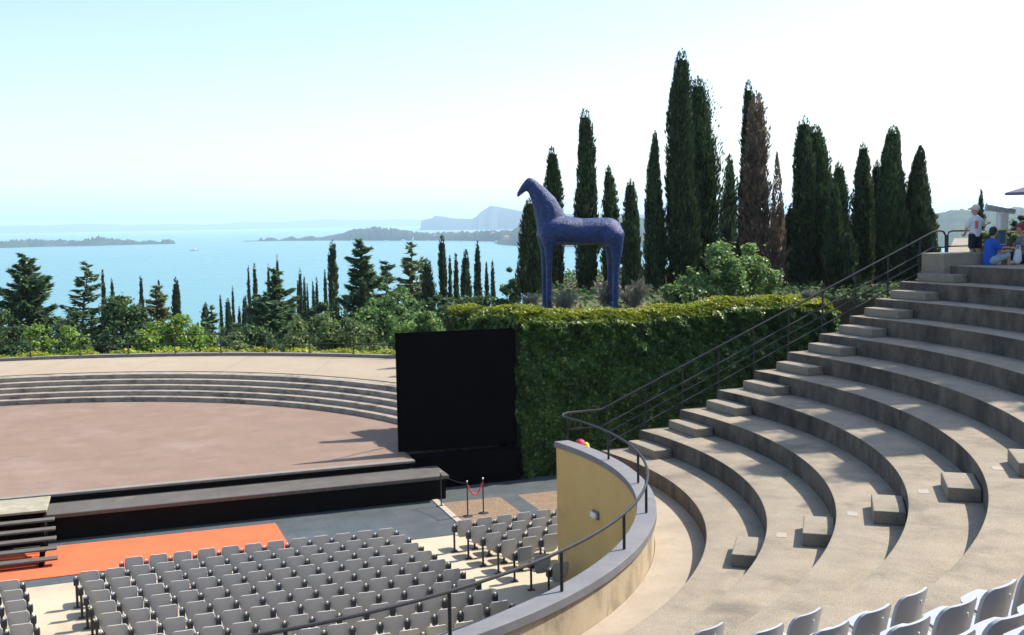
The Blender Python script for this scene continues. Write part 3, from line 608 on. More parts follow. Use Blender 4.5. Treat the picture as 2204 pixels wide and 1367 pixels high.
for j in range(0, 8):
    for i in range(0, 7):
        x, y = -1.28+.499*i+.372*j, 26.18+.199*i-.578*j
        d = Vector((x, y, .8-CAMZ)); r = math.hypot(x-CX, y-CY)
        if 8.35 < r < 9.6 and (x-CX)*-st+(y-CY)*ct < 2.1: continue
        if 1102+FPX*x/y > 1232: continue
        put(proto, (x, y, 0), R(21.7)+random.uniform(-.04, .04), f'grey seat {ORD[i+1]} from the aisle, {ORD[j+1]} row of the block by the yellow wall', 'grey seats in the block by the yellow wall')
# white chairs fixed on the upper tiers
wol = interp([(.28, .13), (.40, .19), (.52, .215), (.66, .222), (.74, .217), (.78, .20), (.80, .175), (.81, .15)])
wz = [.28, .34, .40, .46, .52, .6, .68, .74, .765, .785, .797, .806, .81]
wback = shell(wol, lambda x, z: 1.0*x*x-.22*(z-.42)+(max(0, .44-z)**2)*5, wz, .024, 12).mesh('backrest', smooth=True)
mb = shell(interp([(0, .18), (.1, .215), (.3, .21), (.40, .18), (.43, .13)]), lambda x, z: .44-.03*math.cos(z*6)-.3*x*x, [0, .05, .1, .2, .3, .36, .40, .42, .43], .024, 12)
mb.v = [(x, z+.03, y) for x, y, z in mb.v]; wseat = mb.mesh('seat', smooth=True)
wslot = MB().box((0, -.091, .735), (.012, .012, .035)).mesh('slot', bevel=.004)
wbr = MB().box((0, .2, .2), (.05, .3, .4)).mesh('bracket', bevel=.01)
for me, m in ((wback, m_seatw), (wseat, m_seatw), (wslot, m_white), (wbr, m_iron)): me.materials.append(m)
wp = empty('plastic_seat'); bk = link('backrest', wback, wp); link('seat', wseat, wp); link('slot', wslot, bk); link('bracket', wbr, wp)
for k in range(2, 8):
    rr = RK[k+1]-.02; a0 = R(-69.15+.2*(k-4)); nmax = 14
    for i in range(nmax):
        a = a0-(i+.0)*.53/rr; x, y, _ = L(rr*math.cos(a), rr*math.sin(a))
        d = Vector((x, y, TZ(k)+.8-CAMZ)); fy = d.y*cp-d.z*sp; fz = d.y*sp+d.z*cp
        if fy < .5 or 683.5-FPX*fz/fy > 1700 or abs(d.x/fy) > .62: continue
        put(wp, (x, y, TZ(k)), a+TH+math.pi/2, f'white plastic seat, {ORD[i+1]} from the aisle, {ORD[k-1]} row up on the near tiers', 'white seats on the near tiers')
# ---------------------------------------------------------------- stairs to the stage, stanchions, lamp
ss = empty('stage_stairs', L(-4.2, 8.6)); tag(ss, 'short open wooden stairs with dark frame leading up to the stage', 'stairs')
mb = MB(); mb.prism([L(*c)[:2] for c in [(-6.2, 8.98), (-2.62, 8.98), (-2.62, 10.5), (-6.2, 10.5)]], .965, 1.03); part(mb, 'top_slab', m_slab, ss, bevel=.01)
for i in range(5):
    qq = 8.62-.305*i; z = .86-.166*i; pr = -2.42+.03*i
    mb = MB(); mb.box(L((-6.2+pr)/2, qq+.02, z), (pr+6.2, .27, .05), TH); part(mb, 'tread', m_board, ss, bevel=.008)
for pp in (-6.1, -4.4, -2.72):
    mb = MB(); mb.prism([L(pp, 9.2)[:2], L(pp+.07, 9.2)[:2], L(pp+.07, 9.27)[:2], L(pp, 9.27)[:2]], 0, .96)
    a = L(pp+.035, 9.15, .83); b = L(pp+.035, 7.35, .0); mb.tube([a, b], .06, 4)
    for i in range(5):
        qq = 8.62-.305*i; zz = .86-.166*i; mb.box(L(pp+.035, qq+.02, zz/2-.01), (.06, .06, zz-.03), TH)
    part(mb, 'frame', m_darkwood, ss)
mb = MB(); mb.box(L(-4.4, 9.3, .48), (3.5, .03, .9), TH); part(mb, 'back_shade_sheet', m_black, ss)  # added black sheet, stands in for the shade behind the open treads
def stanchion(x, y, label):
    t = empty('stanchion', (x, y, 0)); tag(t, label, 'stanchion', 'rope posts by the gravel')
    MB().lathe([(.15, 0), (.15, .012), (.05, .035), (.02, .045)], n=14).build('base', m_iron, t, smooth=True)
    MB().tube([(0, 0, .03), (0, 0, .97)], .019, 8).build('pole', m_iron, t, smooth=True)
    MB().lathe([(.012, .96), (.024, .985), (.028, 1.0), (.022, 1.02), (.006, 1.03)], n=10).build('finial', m_steel, t, smooth='all')
    return t
A_, B_, D_ = (-2.14, 30.41), (-1.33, 29.29), (-.90, 29.59)
stanchion(*A_, 'slim black rope post standing in the dark shade by the stage end')
stanchion(*B_, 'slim black post at the left end of the red rope'); stanchion(*D_, 'slim black post at the right end of the red rope')
mb = MB(); mb.tube([(B_[0]+(D_[0]-B_[0])*t, B_[1]+(D_[1]-B_[1])*t, .93-.34*4*t*(1-t)) for t in np.linspace(.03, .97, 15)], .022, 8)
tag(mb.build('barrier_rope', m_red, smooth=True), 'sagging red rope hung between two slim black posts', 'rope')
mb = MB(); mb.tube([(A_[0]+(B_[0]-A_[0])*t, A_[1]+(B_[1]-A_[1])*t, .93-.04*4*t*(1-t)) for t in np.linspace(.03, .97, 9)], .009, 6)
tag(mb.build('dark_cord', m_rail), 'thin dark cord stretched taut from the shaded post to the red rope', 'cord')
wl = None
for zz in np.linspace(.6, 2.6, 60):
    d = ray(1284, 1108); t = (zz-CAMZ)/d.z; P = Vector((0, 0, CAMZ))+d*t
    r = math.hypot(P.x-CX, P.y-CY)
    if wl is None or abs(r-8.76) < abs(wl[0]-8.76): wl = (r, P)
P = wl[1]; a = math.atan2(P.y-CY, P.x-CX)
wlp = empty('wall_lamp', (CX+8.755*math.cos(a), CY+8.755*math.sin(a), P.z), a); tag(wlp, 'small pale bulkhead lamp fixed on the yellow wall', 'lamp')
MB().box((-.02, 0, 0), (.05, .30, .17)).build('back_plate', m_coping, wlp, bevel=.015)
MB().box((-.07, 0, 0), (.07, .25, .125)).build('glass', m_lampg, wlp, bevel=.03, seg=3)
bx = MB().box(L(8.82, 1.802, 1.55), (.09, .02, .16), TH); tag(bx.build('wall_plate', m_coping, bevel=.004), 'tiny grey box fixed on the end of the yellow wall', 'box')
rb = empty('bright_bag', L(9.36, .95, 2.56)); tag(rb, 'small red and yellow bag standing behind the end of the coping', 'bag')
best_ = min(((abs(math.hypot(d_.x*t_-CX, d_.y*t_-CY)-9.42), d_.x*t_, d_.y*t_) for d_ in [ray(1249, 951)] for t_ in np.linspace(22, 26, 200)))
rb.location = (best_[1], best_[2], 2.56); tz_ = ray(1249, 945).z*best_[2]/ray(1249, 945).y+CAMZ-2.56
m_yel = surf('yellow_plastic', (.75, .55, .06), (.8, .6, .08), 5, .4)
MB().lathe([(.10, 0), (.15, .02), (.155, .3), (.145, tz_-.16), (.11, tz_-.05), (.05, tz_)], (0, 0, 0), 14).build('red_body', m_red, rb, smooth='all')
o = MB().lathe([(.06, 0), (.09, .02), (.10, .25), (.09, tz_-.2), (.06, tz_-.1), (.02, tz_-.06)], (0, 0, 0), 12).build('yellow_pocket', m_yel, rb, smooth='all'); o.location = (.13, -.08, 0)
# ---------------------------------------------------------------- planted terrace, ivy, statue
flat('garden_terrace', [(11.3, 11.75), (22.7, 11.75), (22.9, 14), (25, 20), (46, 20), (56, 44), (30, 42), (20.5, 33.7), (15.3, 20.8), (12.0, 16.2)], 4.85, 9, m_soil)
iv = empty('ivy_wall', L(17, 11.3)); tag(iv, 'tall wall thickly covered in dark ivy, yellow along its top', 'hedge')
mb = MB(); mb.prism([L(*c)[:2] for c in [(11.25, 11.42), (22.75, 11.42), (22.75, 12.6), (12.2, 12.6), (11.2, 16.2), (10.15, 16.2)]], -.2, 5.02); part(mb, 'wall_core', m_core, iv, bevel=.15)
def wob(a, b, s): return np.sin(a*2.1+s)*.4+np.sin(a*5.3+b*1.7+s*2)*.35+np.sin(b*4.4-a*1.3+s)*.3+np.sin(a*11+b*7)*.25+np.sin(b*13+a*9+s)*.2
def ivy_face(p0, q0, p1, q1, n, top=5.2, thick=1.1, lsz=.14, seed=0, gone=0.):
    """leaves hanging on an upright face from (p0,q0) to (p1,q1) and rounded over its top"""
    g = np.random.default_rng(seed); le = math.hypot(p1-p0, q1-q0); dp, dq = (p1-p0)/le, (q1-q0)/le
    npv, nqv = dq, -dp
    t = g.uniform(0, 1, n)*le; s = g.uniform(0, top+thick*.9, n); hi = top-.28+.06*np.sin(t*.9+seed)+.035*np.sin(t*2.7)+np.where(t > le*.55, .16*np.sin((t/le-.55)/.45*math.pi), 0)
    onf = s < hi; z = np.where(onf, s, hi+.28*np.sin(np.clip((s-hi)/.5, 0, 1)*math.pi/2)); inn = np.where(onf, 0, np.clip(s-hi, 0, None)*.95)
    off = .17*wob(t*.8, z, seed)-.20*np.abs(g.normal(0, .5, n))+.12*(z < hi)*np.exp(-((hi-z)/.5)**2)
    off = np.where(onf, off, off*.3); z = z+np.where(onf, 0, .04*wob(t*1.5, inn*3, seed+2))
    pp = p0+dp*t+npv*(off-inn); qq = q0+dq*t+nqv*(off-inn)
    P = np.stack([CX+pp*ct-qq*st, CY+pp*st+qq*ct, z], 1)
    N = np.stack([npv*ct-nqv*st+0*t, npv*st+nqv*ct+0*t, .35+0*t], 1); N[:, 2] += .9*np.exp(-np.clip(hi-z, 0, 9)/.9); N = np.where(onf[:, None], N, N*.3+np.array([0, 0, 1.]))
    N = unit(unit(N)+g.normal(0, .52, (n, 3)))
    A = np.array([0, 0, -1.])+g.normal(0, .45, (n, 3)); A = unit(A-N*(A*N).sum(1, keepdims=True)); B = np.cross(N, A)
    ln = lsz*g.uniform(.6, 1.35, n)
    tint = np.clip((z-(hi-.12))/.35+g.normal(0, .28, n), 0, 1)*g.uniform(.35, 1, n)
    return P, A, B, ln, ln*g.uniform(.65, 1.0, n), tint
fs = [ivy_face(11.22, 11.2, 22.95, 11.2, 84000, seed=1), ivy_face(10.1, 16.3, 11.25, 11.3, 26000, top=5.22, seed=4, thick=.9), ivy_face(22.95, 11.15, 23.2, 13.2, 8000, top=5.1, seed=6)]
cat = [np.concatenate([f[i] for f in fs]) for i in range(6)]
o = link('ivy', leafmesh(cat[0], cat[1], cat[2], cat[3], cat[4], tint=cat[5]), iv, m_ivy); o.matrix_parent_inverse = Matrix.Translation(-iv.location)
# statue: capsules fused into one surface
def fuse(name, caps, mat, parent, vox=.05, sm=6, fac=.5, extra=None):
    """capsules (a, b, ra, rb, flat) remeshed into one continuous body"""
    bm = bmesh.new()
    for c in caps:
        a, b, ra, rb = Vector(c[0]), Vector(c[1]), c[2], c[3]; fl = c[4] if len(c) > 4 else 1.0
        d = b-a; ln = max(d.length, 1e-4); q = d.to_track_quat('Z', 'Y').to_matrix() if d.length > 1e-4 else Matrix.Identity(3)
        n, m = 14, 5; rings = []
        for i in range(m+1): rings.append((ra*math.sin(i/m*math.pi/2), -ra*math.cos(i/m*math.pi/2)))
        for i in range(m+1): rings.append((rb*math.cos(i/m*math.pi/2), ln+rb*math.sin(i/m*math.pi/2)))
        vs = []
        for r, z in rings[1:-1]:
            row = []
            for j in range(n):
                t = 2*math.pi*j/n; v = q @ Vector((r*math.cos(t), r*math.sin(t), z)); v.y *= fl; row.append(bm.verts.new(a+v))
            vs.append(row)
        for r0, r1 in zip(vs, vs[1:]):
            for j in range(n): bm.faces.new((r0[j], r0[(j+1) % n], r1[(j+1) % n], r1[j]))
        bm.faces.new(vs[0][::-1]); bm.faces.new(vs[-1])
    bmesh.ops.recalc_face_normals(bm, faces=bm.faces)
    me = bpy.data.meshes.new('tmp'); bm.to_mesh(me); bm.free()
    o = bpy.data.objects.new('tmp', me); COL.objects.link(o)
    md = o.modifiers.new('r', 'REMESH'); md.mode = 'VOXEL'; md.voxel_size = vox
    s_ = o.modifiers.new('s', 'SMOOTH'); s_.iterations = sm; s_.factor = fac
    dg = bpy.context.evaluated_depsgraph_get(); dg.update()
    res = bpy.data.meshes.new_from_object(o.evaluated_get(dg)); bpy.data.objects.remove(o)
    res.polygons.foreach_set('use_smooth', [True]*len(res.polygons)); res.materials.clear()
    return link(name, res, parent, mat)
HY = 38.2
def hp(cx_, cy_, dy=0.0):
    P = spot(1090+cx_/4.41, 370+cy_/4.41, HY); return (P.x, P.y+dy, P.z)
foot = hp(700, 1330)
caps = []
def chain(pts, fl=1.0):
    for (a, ra), (b, rb) in zip(pts, pts[1:]): caps.append((a, b, ra, rb, fl))
k = 1/4.41/FPX*HY
chain([(hp(110, 226), 19*k), (hp(120, 208), 24*k), (hp(168, 152), 39*k), (hp(222, 106), 54*k)], .8)                  # head
chain([(hp(236, 118), 60*k), (hp(305, 210), 90*k), (hp(372, 320), 120*k), (hp(415, 430), 140*k)], .75)  # neck
chain([(hp(395, 500), 112*k), (hp(430, 540), 142*k), (hp(560, 556), 142*k), (hp(720, 570), 128*k), (hp(860, 562), 130*k), (hp(965, 570), 138*k), (hp(1000, 600), 112*k)], 1.0)
chain([(hp(395, 430), 95*k), (hp(470, 470), 95*k)], .8)
for sy, xs_ in ((-.27, (395, 402, 400, 402)), (.27, (362, 368, 366, 368))):
    chain([(hp(xs_[0], 600, sy), 82*k), (hp(xs_[1], 740, sy), 45*k), (hp(xs_[2], 900, sy), 32*k), (hp(xs_[2], 1000, sy), 30*k), (hp(xs_[3], 1260, sy), 29*k), (hp(xs_[3], 1325, sy), 37*k)])
for sy, xs_ in ((-.27, (1030, 1040, 1032, 1030)), (.27, (1000, 1000, 995, 994))):
    chain([(hp(xs_[0]-18, 610, sy), 108*k), (hp(xs_[1], 720, sy), 62*k), (hp(xs_[2]+4, 850, sy), 40*k), (hp(xs_[2], 1000, sy), 31*k), (hp(xs_[3], 1260, sy), 29*k), (hp(xs_[3], 1325, sy), 37*k)])
hs = fuse('horse_statue', [tuple(c) for c in caps], m_horse, None, .055, 5)
c_ = Vector((foot[0], foot[1], 4.85)); hs.data.transform(Matrix.Translation(-c_)); hs.location = c_
tag(hs, 'tall glazed blue horse statue standing above the ivy wall', 'statue')
# ---------------------------------------------------------------- trees on the planted terrace (behind the statue)
GB = 4.85; GT = 'cypresses on the planted terrace'
def gcyp(px, top, wpx, Y, label, **k): return cypress(px, top, wpx, Y, label, base=GB, group=GT, **k)
gcyp(1140, 428, 62, 46, 'dark cypress just left of the blue horse, under its muzzle', shape=.42)
gcyp(1188, 317, 56, 53, 'dark cypress rising behind the neck of the blue horse', shape=.4)
gcyp(1260, 234, 50, 50, 'tall slim cypress rising behind the back of the blue horse', shape=.3)
gcyp(1312, 357, 42, 54, 'thin ragged cypress behind the rump of the blue horse', mat=m_cyp2, fuzz=.22, shape=.4)
gcyp(1357, 386, 46, 46, 'short smooth cypress just right of the blue horse', shape=.36)
gcyp(1408, 282, 56, 50, 'slim pointed cypress left of the tallest cypress', mat=m_cyp2, shape=.55, fuzz=.12)
gcyp(1466, 105, 78, 50, 'tallest cypress of all, dense and dark', shape=.42, n=10000)
gcyp(1503, 165, 98, 52, 'big loose feathery cypress leaning on the tallest one', fuzz=.26, shape=.45, mat=m_cyp2, n=10000)
gcyp(1570, 333, 38, 58, 'thin loose cypress between the two tallest clumps', fuzz=.25, shape=.4)
gcyp(1610, 173, 46, 51.5, 'tall narrow dark cypress standing against the brown one', shape=.38)
gcyp(1628, 196, 52, 49.8, 'tall browned half-dry cypress with thin foliage', mat=m_brown, fuzz=.2, shape=.28, n=9000, core=False)
gcyp(1673, 328, 44, 48, 'sparse brownish cypress with a thin tapering tip', mat=m_brown, fuzz=.24, shape=.75, n=3200, core=False)
gcyp(1702, 440, 40, 52, 'low dark cypress at the left foot of the dense clump', shape=.4)
gcyp(1731, 250, 56, 50, 'dark cypress with a blunt finger-like top, left of the dense clump', shape=.3)
gcyp(1756, 269, 84, 50.8, 'broad dense cypress right against the blunt-topped one', mat=m_cyp2, shape=.36, n=10000)
gcyp(1806, 349, 58, 49, 'ragged cypress on the right side of the dense clump', mat=m_cyp2, fuzz=.16, shape=.42)
gcyp(1797, 394, 44, 46.5, 'low dark cypress in front of the ragged one', shape=.34)
gcyp(1828, 500, 40, 46, 'small ragged cypress low beside the stair railing', fuzz=.2)
gcyp(1858, 306, 56, 51, 'dense cypress with rounded top, left of the twin cypresses', mat=m_cyp2, shape=.38)
gcyp(1887, 346, 44, 52, 'shorter slim cypress tucked behind the tall twin', shape=.45)
gcyp(1922, 271, 66, 50, 'tall dense cypress with square shoulders above the railing', mat=m_cyp2, shape=.34, n=10000)
gcyp(1980, 315, 78, 50, 'rightmost big cypress, behind the top of the stair railing', shape=.55, fuzz=.13, n=10000)
cypress(2111, 410, 36, 60, 'small pointed cypress behind the standing boy', base=3, group=GT, shape=.6, fuzz=.2)
# trees that stand right of the view and shade the upper tiers
for i, (x, y, H, r) in enumerate([(17.3, 28.5, 12.6, 2.0), (18.1, 26.4, 13.0, 2.4), (18.9, 24.4, 13.4, 2.5), (19.8, 22.6, 11.8, 2.5), (20.2, 29.4, 12, 2), (21.9, 25.6, 12.5, 2.4), (23.2, 21.8, 12, 2.4)]):
    t = empty('cypress_tree', (x, y, 6.86), i); tag(t, 'tall cypress beyond the right end of the landing, outside the picture', 'tree', 'cypresses beyond the landing')
    f, c = cyp_mesh(H, r, 3600, .14, shape=.45, seed=50+i); link('crown', join(f, c, m_cyp, m_core), t)
    MB().tube([(0, 0, -.2), (0, 0, H*.5)], [.3, .1], 7).build('trunk', m_bark, t)
# bush in front of the cypresses, and silver shrubs at the statue's feet
Pb = spot(1572, 600, 41.0)
bushy('leafy_bush', Pb.x, Pb.y, GB, 3.25, 2.75, 1.7, 'broad bright green bush in front of the dark cypresses', m_fig, n=24000, clumps=84, lsz=.165, cat='bush', trunk=False, seed=21, low=.03, squash=1.0, core=0, lobes=[(-.45, 2.75, 1.25), (-.5, 2.3, 1.6), (.75, 2.5, 1.1), (1.35, 1.9, 1.0), (-1.5, 1.5, 1.0), (.3, 1.6, 1.8), (1.75, 1.3, .8), (-2.1, .9, .6)])
Pb = spot(1480, 640, 40.6)
bushy('leafy_bush', Pb.x, Pb.y, GB, 1.2, 1.0, .9, 'low bright green bush at the left edge of the big bush', m_fig, n=2400, clumps=14, lsz=.18, cat='bush', trunk=False, seed=22, low=.05)
def wispy(px, py, Y, H, r, label, n=1500, seed=1):
    g = np.random.default_rng(seed); P0 = spot(px, py, Y); t = empty('silver_shrub', (P0.x, P0.y, GB)); tag(t, label, 'shrub', 'silver shrubs at the feet of the statue')
    tk = MB(); Ps = []; As = []
    for i in range(26):
        a = g.uniform(0, 6.28); lean = g.uniform(.1, .9); tip = np.array([math.cos(a)*r*lean, math.sin(a)*r*lean, H*g.uniform(.6, 1.05)])
        tk.tube([(0, 0, -.05), tuple(tip*.5+np.array([0, 0, .1*H])), tuple(tip)], [.012, .009, .004], 4, caps=False)
        s = g.uniform(.3, 1.02, n//26); Ps.append(tip*s[:, None]+g.normal(0, .035, (len(s), 3))); As.append(unit(tip*.9+g.normal(0, .25*np.linalg.norm(tip), (len(s), 3))))
    P = np.concatenate(Ps); A = np.concatenate(As); B = unit(np.cross(A, g.normal(0, 1, A.shape)))
    link('foliage', leafmesh(P, A, B, g.uniform(.1, .2, len(P)), g.uniform(.02, .045, len(P))), t, m_silver); tk.build('stems', m_silver, t)
wispy(1137, 650, 37.2, .75, .4, 'small silvery shrub left of the front legs of the horse', seed=1)
wispy(1215, 650, 37.6, .85, .55, 'silvery shrub between the front and hind legs of the horse', seed=2)
wispy(1303, 640, 38.6, 1.1, .5, 'silvery shrub just left of the hind legs of the horse', seed=3)
wispy(1362, 640, 38.4, 1.1, .75, 'widest silvery shrub, right of the hind legs of the horse', n=2600, seed=4)
wispy(1735, 640, 38.5, .6, .3, 'tiny silvery shrub poking above the right end of the ivy', seed=5)
# ---------------------------------------------------------------- hillside below the plaza
SG = 'cypresses on the slope below the terrace'
for a in [
 (220, 579, 15, 80, 'slim cypress right of the spindly cedar', {}), (240, 601, 15, 96, 'short blunt cypress peeping over the dark round tree', {}),
 (302, 592, 15, 92, 'slim cypress at the right edge of the dark round tree', {}), (341, 602, 12, 104, 'thin cypress tip behind the pale cedar', {}),
 (377, 598, 27, 86, 'stout cone-shaped cypress standing alone against the lake', {}), (440, 652, 30, 118, 'short stout cypress low against the lake', {}),
 (474, 632, 10, 150, 'thinnest short cypress left of the needle-like one', {}), (500, 616, 9, 150, 'needle-like cypress alone before the dark cedar', {}),
 (514, 661, 13, 140, 'stubby little cypress at the foot of the needle-like one', {}), (526, 636, 22, 120, 'dark cypress at the left edge of the dark cedar', {}),
 (534, 571, 11, 130, 'left one of the pair of slim cypresses by the dark cedar', {}), (547, 565, 15, 126, 'right one of the pair of slim cypresses by the dark cedar', {}),
 (577, 569, 11, 134, 'small cypress tip just behind the top of the dark cedar', {}), (596, 550, 13, 130, 'taller cypress tip above the dark cedar', {}),
 (645, 577, 15, 150, 'tallest of the thin cypress cluster on the lake', {}), (640, 600, 9, 150, 'low shoulder cypress left in the thin cluster', {}), (654, 596, 11, 148, 'second cypress in the thin cluster', {}),
 (661, 612, 7, 152, 'hair-thin cypress in the gap of the thin cluster', {}), (673, 602, 10, 150, 'ragged thin cypress of the close pair', {}), (681, 596, 10, 146, 'smooth thin cypress of the close pair', {}),
 (699, 582, 11, 140, 'thin cypress close left of the tall column cypress', {}), (715, 518, 23, 110, 'tall column cypress with a blunt top over the lake', dict(shape=.22)),
 (783, 598, 36, 69, 'dark narrow cypress standing in front of the big cedar', dict(shape=.3)), (920, 560, 44, 86, 'dark shaggy cypress left of the row behind the ivy corner', dict(fuzz=.2)),
 (951, 505, 23, 82, 'tallest cypress of the row behind the ivy corner', dict(shape=.28)), (968, 551, 12, 86, 'thin cypress beside the tallest of that row', {}), (981, 544, 19, 84, 'dark cypress left of the fuzzy one', {}),
 (1002, 539, 28, 88, 'fuzzy greyish cypress in the middle of the row', dict(fuzz=.2, mat=m_cyp2)), (1027, 521, 22, 82, 'smooth cypress right of the fuzzy one', {}), (1047, 566, 12, 86, 'small ragged cypress right in the row', dict(fuzz=.2)), (1060, 562, 15, 84, 'last small cypress of the row before the pine', {}),
 (490, 640, 22, 135, 'dull grey-green conifer between the two needle-like cypresses', dict(mat=m_cyp2, fuzz=.25))]:
    px, top, wp_, Y, lb, kw = a; cypress(px, top, wp_, Y, lb, **kw)
cedar(50, 544, 165, 74, 'big dark cedar with two tops at the left edge', n=19000, layers=17, seed=3, bare=.1)
cedar(66, 549, 70, 76, 'narrow second cedar crown behind the big left cedar', n=5000, layers=12, seed=4, bare=.3)
cedar(164, 562, 125, 70, 'spindly open cedar with a bent tip and bare trunk', n=2600, layers=11, seed=5, bare=.3, lean=1.0, arms=5, mat=m_ced, flat=.25)
cedar(335, 612, 74, 95, 'pale yellowish cedar with spreading top branches', n=3200, layers=9, seed=6, bare=.4, mat=m_cedy, flat=.3)
cedar(590, 576, 150, 76, 'dark cedar with drooping boughs in the middle of the slope', n=16000, layers=13, seed=7, bare=.12, droop=.05)
cedar(570, 628, 170, 70, 'low dark spreading cedar below the middle cedar', n=9000, layers=8, seed=8, bare=.1, droop=.1)
cedar(775, 510, 150, 74, 'big bushy cedar rising right of the tall column cypress', n=21000, layers=17, seed=9, bare=.12, mat=m_ced)
cedar(830, 556, 150, 78, 'lower cedar merging into the right side of the big bushy one', n=14000, layers=11, seed=12, bare=.1, mat=m_ced)
cedar(885, 516, 92, 92, 'tall layered conifer with a bare stem and a flat tuft on top', n=5200, layers=11, seed=10, bare=.25, mat=m_cedy, flat=.25)
cedar(908, 548, 46, 96, 'thin pale conifer behind the layered one', n=2400, layers=9, seed=13, bare=.35, mat=m_cedy)
cedar(455, 655, 44, 112, 'small grey conifer low against the lake', n=2600, layers=9, seed=14, bare=.1)
def hill(name, px, top, wpx, Y, label, mat, n, clumps=24, lsz=.28, seed=1, cat='tree', depth=None, low=.05, trunk=True, group='leafy trees and shrubs behind the railing', **k):
    P = spot(px, top, Y); z0 = ground(P.x, P.y); rx = wpx*1.3/2/FPX*Y
    return bushy(name, P.x, P.y, z0, P.z-z0, rx, depth or rx*.8, label, mat, n, clumps, lsz, cat, trunk, group, seed, low, **k)
hill('evergreen_tree', 262, 618, 104, 67, 'big dark rounded evergreen tree behind the railing', m_dark, 13000, 40, .3, 31)
hill('evergreen_tree', 147, 668, 96, 66, 'low dark evergreen under the spindly cedar', m_dark, 4000, 20, .28, 32)
hill('evergreen_tree', 10, 650, 110, 64, 'dark evergreen mass at the left edge below the cedar', m_dark, 7000, 26, .28, 33)
hill('leafy_shrub', 72, 700, 90, 56, 'lime green shrub behind the leftmost railing posts', m_lime, 5200, 26, .2, 34, 'shrub', trunk=False)
hill('leafy_shrub', 132, 688, 86, 57, 'lime green shrub beneath the spindly cedar', m_lime, 5600, 26, .2, 35, 'shrub', trunk=False)
hill('leafy_shrub', 180, 712, 64, 55.5, 'low yellowish shrub left of the dark rounded tree', m_lime, 2600, 18, .2, 36, 'shrub', trunk=False)
hill('leafy_shrub', 345, 674, 104, 57, 'bright lime shrub right of the dark rounded tree', m_lime, 7500, 32, .2, 37, 'shrub', trunk=False)
hill('leafy_shrub', 392, 660, 90, 58, 'tallest lime shrub with loose upright shoots', m_lime, 6500, 30, .2, 38, 'shrub', trunk=False)
hill('leafy_shrub', 440, 682, 46, 57, 'narrow lime shrub with one upright shoot', m_lime, 2600, 16, .2, 39, 'shrub', trunk=False)
hill('leafy_shrub', 492, 702, 116, 56.5, 'dull olive green rounded shrub behind the railing', m_olive, 6000, 26, .2, 40, 'shrub', trunk=False)
hill('leafy_shrub', 540, 738, 60, 55, 'small lime shrub low behind the yellow hedge strip', m_lime, 2000, 14, .2, 51, 'shrub', trunk=False)
hill('leafy_shrub', 650, 690, 110, 57, 'speckled olive shrub below the middle cedar', m_olive, 6500, 28, .2, 41, 'shrub', trunk=False)
hill('leafy_tree', 732, 668, 110, 58, 'mid green leafy tree with upright shoots behind the railing', m_olive, 8500, 34, .22, 42)
hill('leafy_shrub', 800, 704, 90, 56, 'loose light green shrub left of the black panel', m_olive, 4500, 24, .2, 43, 'shrub', trunk=False)
hill('leafy_tree', 872, 612, 150, 63, 'large green leafy tree left of the ivy corner', m_green, 15000, 46, .26, 44)
hill('leafy_tree', 905, 660, 70, 60, 'rounded bright green tree against the ivy corner', m_green, 6000, 24, .24, 45)
hill('leafy_tree', 690, 640, 70, 80, 'small dark tree behind the mid green leafy tree', m_dark, 3600, 20, .3, 46)
hill('leafy_tree', 800, 645, 130, 66, 'mid green tree low in front of the big bushy cedar', m_green, 11000, 38, .25, 71)
hill('leafy_tree', 690, 672, 110, 62, 'soft olive tree between the middle cedar and the mid green leafy tree', m_olive, 8000, 32, .24, 72)
hill('leafy_tree', 545, 690, 100, 60, 'dark green rounded tree right of the lime shrubs', m_dark, 7000, 28, .25, 73)
hill('leafy_tree', 960, 640, 90, 70, 'dark green tree just behind the left corner of the ivy', m_dark, 5000, 24, .28, 74)
hill('pine_tree', 1097, 566, 56, 76, 'open dark pine between the cypress row and the horse', m_dark, 7000, 22, .26, 47, low=.35, squash=.6, core=0)
hill('leafy_tree', 935, 620, 50, 72, 'dark tree filling the gap left of the ivy corner', m_dark, 3500, 18, .3, 48)
hill('leafy_tree', 1030, 612, 130, 78, 'dark low tree at the feet of the cypress row', m_dark, 5000, 24, .3, 49)
hill('leafy_tree', 620, 662, 90, 92, 'dark olive tree beneath the thin cypress cluster', m_dark, 4000, 20, .34, 50)
# the wood on the slope that reads as one mass
n = 170000; th_ = rng.uniform(R(28), R(150), n); rho = 33+150*rng.uniform(0, 1, n)**1.4
x = -16.8+rho*np.cos(th_); y = 20.3+rho*np.sin(th_); gz = np.maximum(-64, -1-(rho-31)*.14)
lump = (np.sin(x*.31)*np.cos(y*.27)+np.sin(x*.13+y*.17+1)+.6*np.sin(x*.71+y*.53))*.5+1
hgt = np.clip(lump, .35, 2)*np.clip((rho-31)/30, .12, 1)*3.9
z = gz+hgt*(1-rng.uniform(0, 1, n)**2*.8)
P = np.stack([x, y, z], 1); s = .2+rho*.0026
o = link('hillside_wood', facing(P, np.tile([0, -.4, 1.], (n, 1)), .6, s*rng.uniform(.8, 1.8, n), s*rng.uniform(.5, 1, n)), None, m_dark); tag(o, kind='stuff')
n = 14000; pp = rng.uniform(12, 46, n); qq = rng.uniform(13.2, 40, n)
P = np.stack([CX+pp*ct-qq*st, CY+pp*st+qq*ct, 4.87+rng.uniform(0, .35, n)], 1); P = P[(P[:, 0] > (P[:, 1]-38)*.02+.6)]; n = len(P)
o = link('ground_cover', facing(P, np.tile([0, 0, 1.], (n, 1)), .6, rng.uniform(.15, .35, n), rng.uniform(.08, .16, n)), None, m_dark); tag(o, kind='stuff')
